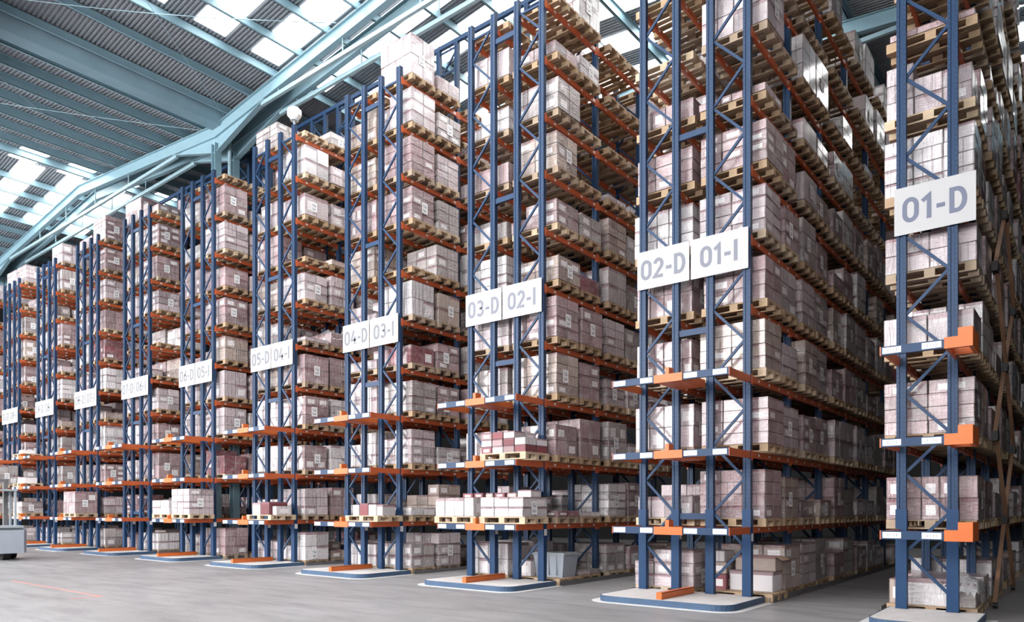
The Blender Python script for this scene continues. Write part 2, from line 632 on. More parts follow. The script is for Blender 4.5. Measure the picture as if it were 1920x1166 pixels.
def sheet_mesh(w, h, name, mat, n='X'):
    b = MB()
    t = 0.002
    if n == 'X':
        b.quad([(t, -w / 2, -h / 2), (t, w / 2, -h / 2), (t, w / 2, h / 2), (t, -w / 2, h / 2)])
        b.quad([(0, w / 2, -h / 2), (0, -w / 2, -h / 2), (0, -w / 2, h / 2), (0, w / 2, h / 2)])
    else:
        b.quad([(-w / 2, -t, -h / 2), (w / 2, -t, -h / 2), (w / 2, -t, h / 2), (-w / 2, -t, h / 2)])
        b.quad([(w / 2, 0, -h / 2), (-w / 2, 0, -h / 2), (-w / 2, 0, h / 2), (w / 2, 0, h / 2)])
    return b.mesh(name, mat)


SHEET = sheet_mesh(0.20, 0.27, 'label_sheet', M['sheet'])
SHEETY = sheet_mesh(0.20, 0.27, 'label_sheet', M['sheet'], 'Y')
BAR = sheet_mesh(0.235, 0.085, 'barcode_label', M['barcode'], 'Y')
SMALL = sheet_mesh(0.09, 0.13, 'post_label', M['sheet'])
SMALLY = sheet_mesh(0.10, 0.08, 'post_label', M['sheet'], 'Y')


def film_mesh(w, d, h, seed, peak=0.3):
    """crumpled clear cover: a wavy sheet drawn over a small heap"""
    rg = random.Random(seed)
    b = MB()
    n, m = 12, 10
    px, py = rg.uniform(-0.2, 0.2) * w, rg.uniform(-0.2, 0.2) * d
    for j in range(m + 1):
        for i in range(n + 1):
            x, y = (i / n - 0.5) * w, (j / m - 0.5) * d
            r = math.hypot((x - px) / w, (y - py) / d)
            z = h + peak * max(0, 1 - 2.2 * r) ** 1.4 + rg.uniform(-0.02, 0.02)
            ed = max(abs(i / n - 0.5), abs(j / m - 0.5)) * 2
            if ed > 0.99:
                z = h * 0.55 + rg.uniform(-0.05, 0.05)
                x *= 1.02
                y *= 1.02
            b.v.append((x + rg.uniform(-0.012, 0.012), y + rg.uniform(-0.012, 0.012), z))
    for j in range(m):
        for i in range(n):
            a = j * (n + 1) + i
            b.face((a, a + 1, a + n + 2, a + n + 1))
    return b.mesh('plastic_cover', M['film'], True)


def cover(parent, w, d, h, seed, peak):
    o = link('plastic_cover', film_mesh(w, d, h, seed, peak), parent)
    o['label'] = 'crumpled clear plastic cover'
    return o


# --------------------------------------------------------------------------
# which load stands where:  height in metres, 0 = bare pallet, None = nothing
# --------------------------------------------------------------------------
FILL = {
    (2, 'I', 0): [None, .86, .78, .84, .76, .82, .68, .13, .74, .60, .7],
    (2, 'I', 1): [.80, .76, .74, .60, .82, .70, .82, 0, 0, 0, .7],
    (2, 'I', 2): [.78, .30, .72, .86, .86, .84, .55, .42, .85, 0, .6],
    (2, 'I', 3): [.84, .34, .76, .84, .80, .66, .45, .40, .88, 0, 0],
    (2, 'I', 4): [.52, .84, .80, .62, .76, .30, .52, .55, .0, .0, .7],
    (2, 'I', 5): [.82, .62, .84, .74, .82, .66, .74, .66, .80, 0, .0],
    (3, 'I', 0): [None, .12, .66, .84, .84, .50, .52, .74, .66, .24, 0],
    (3, 'I', 1): [.10, .10, .84, .78, .80, .36, .50, 0, 0, .62, .84],
    (3, 'I', 2): [.66, .76, .88, .58, .80, .82, .74, .10, 0, 0, 0],
    (3, 'I', 3): [.55, .80, .46, .62, .76, .62, .60, 0, 0, 0, 0],
    (4, 'I', 0): [.58, .22, .84, .76, .46, .84, 0, .82, .84, .86, .98],
    (4, 'I', 1): [.84, .80, .46, .74, .64, .74, .82, .74, .76, .60, .34],
    (5, 'I', 0): [.80, .74, .70, .78, .82, .10, .74, 0, .62, .78, 0],
    (5, 'I', 1): [.46, .80, .76, .80, .84, .42, .84, .15, .60, .50, .34],
    (6, 'I', 0): [.84, None, .78, .84, .84, .74, .82, .62, .84, .84, 0],
    (6, 'I', 1): [.0, None, .7, .76, .78, .6, .8, .5, .7, .3, 0],
    (1, 'D', 0): [None, .64, .82, .52, .56, .84, .80, .10, .8, .6, .6],
    (1, 'D', 1): [.40, .60, .78, .80, .60, .86, .84, 0, .8, .6, .7],
    (2, 'D', 0): [.72, .40, .78, .72, .80, .78, .66, .34, 0, 0, .5],
    (3, 'D', 0): [.70, None, .60, .70, .66, .82, .34, .46, .52, .60, 0],
    (3, 'D', 1): [.70, .70, .6, .7, .7, .7, .3, .5, .6, 0, 0],
}
TONE_OF = {
    (2, 'I', 0, 1): 'mauve', (2, 'I', 1, 1): 'tan', (2, 'I', 0, 3): 'tan', (2, 'I', 0, 2): 'mauve', (2, 'I', 1, 2): 'lilac', (2, 'I', 2, 2): 'mauve',
    (3, 'I', 0, 4): 'mauve', (3, 'I', 1, 4): 'mauve', (3, 'I', 0, 3): 'tan', (3, 'I', 1, 3): 'mauve', (3, 'I', 0, 8): 'greyish', (3, 'I', 1, 9): 'lilac',
    (3, 'I', 1, 10): 'greyish', (1, 'D', 0, 5): 'white', (1, 'D', 0, 3): 'lilac', (1, 'D', 0, 2): 'mauve', (1, 'D', 0, 1): 'mauve', (4, 'I', 0, 4): 'maroon',
    (4, 'I', 0, 10): 'lilac', (4, 'I', 0, 9): 'lilac', (2, 'I', 2, 8): 'white', (2, 'I', 3, 8): 'white', (2, 'I', 5, 7): 'white', (1, 'D', 0, 6): 'lilac',
    (1, 'D', 0, 4): 'lilac', (2, 'I', 0, 8): 'lilac', (2, 'D', 0, 7): 'mauve', (5, 'I', 0, 9): 'white', (3, 'I', 0, 2): 'mauve', (3, 'I', 1, 2): 'mauve',
}
BAYS = {(1, 'D'): 6, (2, 'I'): 6, (2, 'D'): 3, (3, 'I'): 3, (3, 'D'): 2, (4, 'I'): 2, (4, 'D'): 2}
for _r in range(5, 12):
    BAYS[(_r, 'I')] = 2
    if _r < 11:
        BAYS[(_r, 'D')] = 2

SLOTS = []
for (r, s), nb in BAYS.items():
    for c in range(nb * 2):
        for lv in range(11):
            rg = random.Random(r * 10007 + (0 if s == 'D' else 5003) + c * 101 + lv * 7 + 3)
            spec = FILL.get((r, s, c))
            clear = (ZL[lv + 1] - ZL[lv] if lv < 10 else 1.2) - 0.12 - 0.144 - 0.03
            if spec is not None:
                h = spec[lv]
            else:
                q = rg.random()
                pe = 0.42 if (r in (2, 3) and lv >= 7 and s == 'I') else (0.30 if lv >= 9 else 0.07)
                h = 0 if q < pe else (rg.uniform(0.2, 0.5) if q < pe + 0.14 else rg.uniform(0.66, min(clear, 0.92)))
                if lv == 0:
                    h = None if rg.random() < 0.22 else rg.uniform(0.36, 0.70)
                elif lv == 1:
                    h = min(h, rg.uniform(0.40, 0.80))
            if h is None:
                continue
            if (lv < 10):
                h = min(h, clear)
            tone = TONE_OF.get((r, s, c, lv)) or rg.choices(list(TONES), (34, 9, 28, 11, 16, 2))[0]
            SLOTS.append(dict(key='%d%s%d.%d' % (r, s, c, lv), r=r, s=s, c=c, lv=lv, h=round(h * 20) / 20 if h > 0.16 else h, tone=tone,
                              p=rg.randrange(len(PAT)), step=rg.random() < 0.22 and h > 0.4, sv=rg.randrange(4), wood=rg.choices(WOODS, (60, 20, 20))[0],
                              jx=rg.uniform(-0.03, 0.03), jy=rg.uniform(-0.02, 0.02), rz=rg.uniform(-0.022, 0.022), sheet=rg.random() < 0.55))

# slots in the order of how large they show in the picture
RANK_L = "1D0.2 1D0.5 1D0.1 2I0.1 2I0.3 1D0.4 2I0.2 1D0.6 2I0.6 2I0.5 1D0.3 2I0.4 4I0.10 2D0.2 3I0.3 2I0.8 2D0.0 2D0.5 3I0.4 3I0.7 3I0.8 2D0.3 2D0.6 2D0.4 4I0.9 4I0.2 4I0.8 2I1.0 3I0.2 4I0.5 4I0.3 4I0.7 3I2.1 4I1.6 4I1.0 3I2.0 3I0.6 3I0.5 2I2.8 5I0.9 4I0.0 3I2.5 3I1.2 6I0.9 6I0.8 3D0.0 5I0.3 2I4.1 5I0.4 5I0.6 2I2.3 5I0.0 6I0.0 6I0.6 3I2.2 5I0.1 3I1.4 3D0.5 6I0.4 5I0.2 2D0.1 3D0.9 6I0.3 3I2.6 2D0.7 4I1.1 4D0.6 2I1.5 3I1.3 1D1.3 6I0.2 6I0.5 3D0.3 2I2.4 5I0.8 3I2.4 1D2.0 7I0.2 4I1.7 4I1.5 4I0.4 2I2.0 3D0.4 2I2.5 4I1.4 4I1.8 6I0.7 2I5.0 3I1.10 2I1.1 5D0.7 7I0.8 2I2.2 3D0.7 7I0.4 4D0.2 2I2.6 4D0.3 4D0.7 7I0.9 3D0.8 5D0.10 8I0.10 7I0.7 4I1.9 2I1.4 2I4.2 2I3.0 2I1.2 3I1.6 7I0.0 4I1.3 4D0.8 5I1.6 1D1.6 2I3.4 2I3.8 3I2.3 3I0.9 4D0.9 2I1.3 2I1.6 2I6.5 2I0.7 2I5.4 2I8.1 2I5.3 8I0.9 3D0.6 2I7.9 7I0.3 5I1.1 2I4.4 5I1.4 3I3.1 8I0.5 8I0.3 1D1.0 1D0.7 8I0.6 2I3.2 8I0.7 2I2.7 9I0.10 8I0.8 5I1.2 8I0.0 2I4.0 2I4.3 5D0.5 3I3.4 2I6.10 1D3.6 9I0.9 1D3.8 2I4.7 2I8.5 9I0.7 8I0.1 1D8.0 1D2.5 4D0.0 2D1.1 5D0.3 5D0.2 1D2.6 8I0.2 2I3.5 2I5.2 5D0.8 5D0.6 2I6.2 2I6.6 9I0.5 2I8.9 3I1.9 2I5.8 2I7.0 7D0.10 2I5.6 2I7.6 4I1.2 9I0.2 4I1.10 5I1.8 2I6.4 4I2.4 2I3.1 1D6.7 2I3.3 4I2.6 2I5.5 3I3.0 2I7.10 1D1.4 5I1.3 2I4.6 10I0.10 1D1.1 5D0.4 1D1.2 2I8.4 2I4.10 4I0.1 3I3.5 2I6.3 5I1.9 2I6.0 5I1.5 4D0.1 1D5.8 2I8.6 3I1.5 2I7.2 2I2.1 10I0.7 9I0.3 2I5.1 1D6.3 1D4.2 3I3.3 5D0.0 1D3.4 7I1.6 3D1.1 7I0.10 7D0.1 10I0.6 4I2.3 2I9.2 1D8.1 4D0.5 10I0.8 7I1.5 5I1.10 3D2.1 5I1.0 1D5.7 2I3.7 2I5.7 1D6.0 3I3.6 1D7.5 2I4.5 1D8.4 1D8.2 1D8.6 2I7.4 3D1.0 2I8.2 2I3.6 2I6.1 1D8.7 1D8.9 2I9.10 5D1.7 9D0.8 1D7.1 3I0.1 9I0.0 7D1.6 6D0.7 4D0.4 1D7.10 1D1.5 1D2.3 10D0.5 1D6.6 9D0.4 2I10.0 1D5.0 1D2.8 2I7.3 7I1.2 6D0.9 5I2.6 6I1.4 8D0.4 3I1.0 6D0.3 3I4.9 1D8.5 1D3.1 2I8.0 1D3.5 4I2.7 1D7.4 8I0.4 10I0.3 6I1.6 9D0.6 1D4.8 1D5.4 10I0.2 7D0.5 9D0.0 1D4.7 10I0.4 2I7.1 6D0.0"
RANK_P = "1D0.7 1D0.6 2I0.8 1D0.4 2D0.8 2I1.8 2I0.7 2I0.6 2D0.9 3I0.10 3I1.10 2I0.4 2D0.7 1D1.8 1D1.4 3I0.9 2D0.6 3I0.7 3I0.8 3I2.9 3I3.10 2D1.9 3I0.6 3I3.9 3I2.8 2D0.4 3I1.7 1D1.7 3I2.10 2I2.8 3D0.9 3I3.8 3I1.6 1D1.3 1D0.3 2I5.10 3D0.8 1D2.8 3I0.4 2I4.10 2I3.8 4I0.7 3D0.10 2I0.3 1D0.1 2I0.5 2D1.8 4I0.10 3I2.7 3I2.6 4I0.8 3D0.7 4I0.9 2I0.1 5I0.9 3I1.9 2I0.2 3I1.8 2I1.7 4I1.7 2I2.7 3D0.6 2I5.9 2I2.9 2I1.6 2I3.10 1D3.8 4I1.10 5I0.8 2I2.6 4I0.6 2I1.5 3I0.5 2I3.7 1D2.3 2I6.10 2I1.3 2I4.8 2I8.8 5I0.7 4I0.4 3I0.2 2I8.9 2I1.4 4I1.9 2I4.7 4I1.5 2I6.9 6I0.8 5I0.10 5I1.9 2I2.5 2I7.10 5I0.6 3I0.3 2I4.9 4I0.5 2I5.7 5I1.8 1D0.2 4I1.8 6I0.7 2I5.8 3D0.4 3I1.3 2I2.3 1D4.8 2I2.4 2I5.6 1D2.4 2I4.3 1D6.10 2I7.9 6I0.10 6I0.9 1D2.6 1D0.5 3I1.5 1D1.5 2I4.6 2I6.6 3I2.5 4I0.3 3I0.1 4I2.9 6I0.6 3I1.4 2D0.1 4D0.9 3I2.4 3I4.9 5I1.10 2I6.8 2I3.6 4I1.6 2I4.5 4I1.4 2I3.3 3I4.10 2I7.8 1D2.5 2I6.7 7I0.10 7I0.9 2I3.5 5I0.4 4I0.2 5I0.5 2I3.4 3I2.3 1D7.10 3I4.8 4D0.7 7I0.8 4D0.6 2I5.4 1D2.7 4I2.10 1D3.6 2I6.4 6I0.4 2I1.2 2I1.9 7I0.7 2I5.3 2I6.3 1D1.2 2I2.2 2I3.9 4D0.10 3D1.7 2I7.7 5I1.6 6I0.5 1D2.2 1D6.7 4D0.8 2I4.4 5I0.3 2I8.10 2I9.8 3I3.4 3I1.2 3I2.2 2I10.8 5I1.7 2I5.5 4I1.3 4I0.1 4I2.8 2I6.5 3I3.7 3I3.5 7I0.6 3I1.1 5D0.9 5I1.5 3I2.1 2I1.1 1D8.10 1D5.8 5D1.8 3I3.6 2D1.3 2I8.7 2I8.6 2I7.5 4D0.4 8I0.9 2I4.2 8I0.10 2I9.6 8I0.8 1D1.6 2I9.9 7I0.4 1D8.7 4I3.8 2I8.5 2D0.3 5I1.3 6I0.3 2I7.6 1D3.3 5I1.4 2I7.3 2I3.2 5I0.2 2D0.0 5D0.8 4D1.7 9I0.9 4I2.3 1D3.2 6I1.10 1D7.6 2I8.4 7I0.5 5D0.10 1D5.7 5D0.7 1D4.4 3I3.3 2I8.3 5I0.1 2I2.1 1D7.9 8I0.6 2D0.2 2I4.1 1D3.7 6I1.8 4I2.6 8I0.7 4I2.5 2I7.4 2I9.4 8I0.4 3I3.2 6I0.0 1D7.7 1D4.5 9I0.10 5D0.6 5D1.6 8I0.5 2D2.3 2I6.2 3I4.2 2I3.1 1D1.1 4I0.0 1D4.6 1D6.6 3D1.6 2D1.4 9I0.7 6I0.2 2I10.6 1D6.3 2I5.2 4I1.2 1D8.9 2I10.9 5D2.8 9I0.8 1D6.4 9I0.4 7I0.3 1D9.9 1D8.6 3I4.6 10I0.10 1D3.4 1D7.4 1D8.4 1D7.3 1D8.3 1D4.2 10I0.9"
#RANKS#
RL, RP = RANK_L.split(), RANK_P.split()
DETAIL_L, SOLO_L = (set(RL[:170]), set(RL[:300])) if RL else (set(), set(x['key'] for x in SLOTS))
DETAIL_P, SOLO_P = (set(RP[:150]), set(RP[:300])) if RP else (set(), set(x['key'] for x in SLOTS))

stuff_l, stuff_p = [], []


def slot_pos(x):
    X = XL(x['r']) + (0.40 if x['s'] == 'D' else 1.73)
    if x['r'] == 6 and x['c'] < 4:
        X += -0.11 if x['s'] == 'D' else 0.11
    Y = FY + 0.1 + BAY * (x['c'] // 2) + (0.527 if x['c'] % 2 == 0 else 1.453)
    return X + x['jx'] * 0.6, Y, ZL[x['lv']] + 0.002


def where(x):
    shelf = 'floor level' if x['lv'] == 0 else ORD[x['lv']] + ' shelf'
    pos = 'at the hall end' if x['c'] == 0 else NTH[x['c']] + ' from the hall end'
    return 'rack %s, %s, %s' % (rack_name(x['r'], x['s']), shelf, pos)


def size_word(h):
    return 'tall' if h >= 0.78 else ('mid-height' if h >= 0.52 else ('low' if h > 0.2 else 'flat'))


def put_load(name, label, group, loc, rz, p, h, step, sv, tone, detail, sheet, film=True):
    mat = ('w_' if film else 'c_') + tone
    if detail:
        root = link(name, None, None, loc, (0, 0, rz))
        cs, (nx, ny, nz, W, D, dz, cut, sd) = layout(p, h, step, sv)
        rg = random.Random(sv * 13 + int(h * 100))
        for (cx, cy, z0, dx, dy, dz, _) in cs:
            link('carton', carton_mesh(dx, dy, dz, rg.randrange(8), mat), root,
                 (cx + rg.uniform(-0.004, 0.004), cy + rg.uniform(-0.004, 0.004), z0), (0, 0, rg.uniform(-0.006, 0.006)))
    else:
        root = link(name, block_mesh(p, h, step, sv, mat), None, loc, (0, 0, rz))
        _, (nx, ny, nz, W, D, dz, cut, sd) = layout(p, h, step, sv)
    tag(root, label, 'carton load', group)
    if sheet:
        hh = h - dz if cut else h
        zz = min(hh * 0.45, hh - 0.14)
        if hh > 0.3:
            o = link('label_sheet', SHEET, root, (W / 2 + 0.010, -0.05 + 0.05 * (sv - 1), zz))
            o['label'] = 'white printed sheet'
    return root


for x in SLOTS:
    loc = slot_pos(x)
    k = x['key']
    w = where(x)
    grp_p = 'wooden pallets in rack ' + rack_name(x['r'], x['s'])
    if k in SOLO_P:
        wd = {'wood': 'wooden', 'wood_pale': 'pale wooden', 'wood_old': 'weathered wooden'}[x['wood']]
        top = 'bare %s pallet, ' % wd if x['h'] == 0 else '%s pallet under cartons, ' % wd
        x['po'] = put_pallet(loc, x['wood'], k in DETAIL_P, top + w, grp_p, x['rz'] * 0.5)
    else:
        stuff_p.append((PAL[x['wood']]['one'], loc, 0.0))
    if x['h'] == 0:
        continue
    lloc = (loc[0] + x['jx'] * 0.4, loc[1] + x['jy'] * 0.5, loc[2] + 0.147)
    if k in SOLO_L:
        o = put_load('carton_load', '%s %s film-wrapped carton load, %s' % (size_word(x['h']), x['tone'] if x['tone'] != 'white' else 'pale', w),
                     'carton loads in rack ' + rack_name(x['r'], x['s']), lloc, x['rz'], x['p'], x['h'], x['step'], x['sv'], x['tone'], k in DETAIL_L, x['sheet'])
        x['lo'] = o
        if k in ('5I1.5', '3I1.6', '2I2.1', '5I1.8'):
            cover(o, 1.16, 0.80, x['h'] + 0.015, 3, 0.26)
    else:
        stuff_l.append((block_mesh(x['p'], x['h'], x['step'], x['sv'], 'w_' + x['tone'], True), lloc, x['rz']))


def join_stuff(name, items, label):
    if not items:
        return
    vs, fs, uvs, tn, mis, mats, base = [], [], [], [], [], [], 0
    for me, loc, rz in items:
        n = len(me.vertices)
        co = np.empty(n * 3, dtype=np.float32)
        me.vertices.foreach_get('co', co)
        co = co.reshape(n, 3)
        c, s = math.cos(rz), math.sin(rz)
        co = np.stack([co[:, 0] * c - co[:, 1] * s + loc[0], co[:, 0] * s + co[:, 1] * c + loc[1], co[:, 2] + loc[2]], 1)
        vs.append(co)
        for p in me.polygons:
            fs.append([i + base for i in p.vertices])
        u = np.empty(len(me.loops) * 2, dtype=np.float32)
        me.uv_layers[0].data.foreach_get('uv', u)
        uvs.append(u)
        t = np.empty(len(me.loops) * 4, dtype=np.float32)
        me.color_attributes[0].data.foreach_get('color', t)
        tn.append(t)
        m = me.materials[0]
        if m not in mats:
            mats.append(m)
        mis += [mats.index(m)] * len(me.polygons)
        base += n
    me = bpy.data.meshes.new(name)
    me.from_pydata(np.concatenate(vs).tolist(), [], fs)
    for m in mats:
        me.materials.append(m)
    me.polygons.foreach_set('material_index', mis)
    me.uv_layers.new(name='UVMap').data.foreach_set('uv', np.concatenate(uvs))
    me.color_attributes.new('tint', 'FLOAT_COLOR', 'CORNER').data.foreach_set('color', np.concatenate(tn))
    me.update()
    o = link(name, me)
    tag(o, label, None, None, 'stuff')


join_stuff('stacked_carton_loads', stuff_l, 'remaining film-wrapped carton loads deep inside the racks')
join_stuff('stacked_wooden_pallets', stuff_p, 'remaining wooden pallets deep inside the racks')

# --------------------------------------------------------------------------
# racks
# --------------------------------------------------------------------------
UP = {}


def upright_mesh(h):
    if h not in UP:
        b = MB()
        W, D = 0.13, 0.10
        # omega section: a shallow groove down the front face
        poly = [(0, 0), (0.040, 0), (0.046, 0.012), (0.084, 0.012), (0.090, 0), (W, 0), (W, D), (0, D)]
        b.prism(poly, 0, h)
        b.box(-0.02, -0.012, 0.0, W + 0.02, D + 0.02, 0.008)
        UP[h] = b.mesh('upright', M['upright'])
    return UP[h]


def brace_mesh(x0, x1, dz, name='diagonal_brace'):
    key = (name, round(x0, 3), round(x1, 3), round(dz, 3))
    if key not in UP:
        b = MB()
        b.bar((x0, 0.05, 0), (x1, 0.05, dz), 0.035, 0.045, (0, 0, 1))
        UP[key] = b.mesh(name, M['blue'])
    return UP[key]


def lattice_mesh(side, h):
    key = ('lat', side, h)
    if key not in UP:
        b = MB()
        for x0, z0, x1, z1 in zigzag(side, h):
            b.bar((x0, 0.05, z0), (x1, 0.05, z1), 0.035, 0.045)
        UP[key] = b.mesh('bracing_lattice', M['blue'])
    return UP[key]


def zigzag(side, h):
    """outer posts carry the nodes at 0.85 + 1.195 k, inner posts half a step higher"""
    out = []
    z = 0.25
    outer = False
    a, c = 0.11, 0.69            # inside faces of the two posts
    while z + 0.6 < h:
        p, q = (a, c) if (outer == (side == 'D')) else (c, a)
        out.append((p, z, q, z + 0.5975))
        z += 0.5975
        outer = not outer
    return out


SLEEVE = None


def sleeve_mesh():
    global SLEEVE
    if SLEEVE is None:
        b = MB()
        t = 0.012
        b.prism([(-t, -t), (0.13 + t, -t), (0.13 + t, 0.10), (0.13, 0.10), (0.13, 0.0), (0.0, 0.0), (0.0, 0.10), (-t, 0.10)], 0.01, 1.5)
        SLEEVE = b.mesh('post_guard', M['sleeve'])
    return SLEEVE


BEAM = None


def beam_mesh():
    global BEAM
    if BEAM is None:
        b = MB()
        L = BAY - 0.10
        b.box(-0.025, 0, -0.11, 0.025, L, 0.0)
        for y0, y1 in ((-0.062, 0.012), (L - 0.012, L + 0.062)):      # hooked end plates over the posts
            b.box(0.0, y0, -0.155, 0.034, y1, 0.03)
        BEAM = b.mesh('beam', M['beam'])
    return BEAM


SPACER = None


def build_rack(r, s, nb):
    nm = rack_name(r, s)
    root = link('pallet_rack', None, None, (XL(r) + (0.0 if s == 'D' else 1.33), FY, 0.0))
    other = '' if r in (1, 11) else (', back to back with ' + (rack_name(r, 'I') if s == 'D' else rack_name(r, 'D')))
    tag(root, 'blue and orange pallet rack %s%s' % (nm, other), 'pallet rack', 'pallet racks')
    for k in range(nb + 1):
        base = 0.102 if k == 0 else 0.002
        h = (TIEZ if k == 1 and r > 1 else TOPZ) - base
        fr = link('upright_frame', None, root, (0, BAY * k, base))
        um = upright_mesh(round(h, 3))
        link('upright', um, fr, (0, 0, 0))
        link('upright', um, fr, (0.67, 0, 0))
        if k == 0:
            for x0, z0, x1, z1 in zigzag(s, h):
                link('diagonal_brace', brace_mesh(x0, x1, z1 - z0), fr, (0, 0, z0))
            for xx in (0, 0.67):
                link('post_guard', sleeve_mesh(), fr, (xx, 0, 0))
            b = link('cross_brace', brace_mesh(0.11, 0.69, 0.0, 'cross_brace'), fr, (0, 0, h - 0.32))
            link('post_label', SMALL, fr, (0.815 if s == 'D' else 0.815, 0.05, 1.02))
        else:
            link('bracing_lattice', lattice_mesh(s, round(h, 3)), fr)
        if k == 1 and r > 1:
            for zz in (13.5, 14.1):
                link('cross_brace', brace_mesh(0.11, 0.69, 0.0, 'cross_brace'), fr, (0, 0, zz))
    bm = beam_mesh()
    spare = []
    for bay in range(nb):
        for lv in range(1, 11):
            for inner in (0, 1):
                outer_x = 0.028 if s == 'D' else 0.772
                inner_x = 0.735 if s == 'D' else 0.065
                x = inner_x if inner else outer_x
                flip = x < 0.4
                loc = (x, BAY * bay + 0.10, ZL[lv])
                if bay >= 5:
                    spare.append((bm, loc, flip))
                    continue
                o = link('beam', bm, root, loc)
                if flip:
                    o.location = (x, BAY * (bay + 1), ZL[lv])
                    o.rotation_euler = (0, 0, PI)
    if spare:
        b = MB()
        L = BAY - 0.10
        for _, (x, y, z), flip in spare:
            sgn = -1 if flip else 1
            b.box(x - 0.025, y, z - 0.11, x + 0.025, y + L, z)
            b.box(min(x, x + sgn * 0.034), y - 0.062, z - 0.155, max(x, x + sgn * 0.034), y + 0.012, z + 0.03)
        o = link('beam', b.mesh('far_beams', M['beam']), root)
        o['kind'] = 'stuff'
    if s == 'I' and r < 11:
        b = MB()
        b.box(-0.528, 0.02, 0, 0.02, 0.075, 0.11)
        me = b.mesh('row_spacer', M['blue'])
        for zz in (1.42, 4.75, 8.33, 11.85):
            link('row_spacer', me, root, (0, 0, zz))
    return root


RACK = {}
for (r, s), nb in BAYS.items():
    RACK[(r, s)] = build_rack(r, s, nb)

# end stations: three shelves that stand out in front of the first frames
def boxes(name, mat, parent, *bs):
    b = MB()
    for q in bs:
        b.box(*q)
    return link(name, b.mesh(name, M[mat]), parent)


for r in range(1, 11):
    root = RACK[(r, 'D')]
    iroot = RACK.get((r, 'I'))
    y0, y1 = -0.95, -0.89           # relative to the frame plane
    for lv in (1, 2, 3):
        z = ZL[lv]
        for parent, x0, x1 in ((root, -0.02, 0.80 if r > 1 else 0.76), (iroot, 0.0, 0.80)):
            if parent is None:
                continue
            o = boxes('station_beam', 'blue', parent, (x0, y0, z - 0.12, x1, y1, z))
            for xx in (x0 + 0.14, x1 - 0.15):
                link('barcode_label', BAR, o, (xx, y0 - 0.002, z - 0.06))
            if parent is root:                         # outer arm back to the post, with its open end plate
                boxes('station_arm', 'orange', parent, (0.0, y1, z - 0.12, 0.05, -0.002, z), (-0.035, y0 + 0.004, z - 0.125, -0.02, y1 + 0.04, z + 0.004))
            else:
                boxes('station_arm', 'beam', parent, (0.75, y1, z - 0.12, 0.80, -0.002, z), (0.80, y0 + 0.004, z - 0.125, 0.812, y1 + 0.04, z + 0.004))
        if r == 1:
            boxes('guide_block', 'orange', root, (0.76, y0 - 0.01, z - 0.13, 1.09, y1, z + 0.02), (0.92, y0 - 0.01, z + 0.02, 1.09, y1, z + 0.13),
                  (1.04, y1, z - 0.13, 1.09, -0.30, z + 0.13), (0.76, y1, z - 0.12, 0.80, -0.002, z), (0.80, -0.36, z - 0.12, 1.04, -0.30, z))
        else:                                           # orange middle piece with its upstand
            boxes('guide_block', 'orange', root, (0.80, y0 - 0.012, z - 0.13, 1.327, y1, z + 0.005), (1.015, y0 - 0.012, z + 0.005, 1.085, y1 + 0.10, z + 0.12),
                  (0.80, y1, z - 0.12, 0.86, -0.002, z), (1.27, y1, z - 0.12, 1.327, -0.016, z), (0.86, y1, z - 0.125, 1.27, -0.02, z - 0.115))

# blue tie beam over the aisles on the second frames
b = MB()
b.box(XL(11) + 1.0, 0, 0, XL(2) + 2.13, 0.09, 0.11)
tag(link('aisle_tie_beam', b.mesh('aisle_tie_beam', M['blue']), None, (0, FY + BAY + 0.01, TIEZ + 0.006)), 'long blue tie beam crossing above the aisles on the taller second uprights', 'beam')

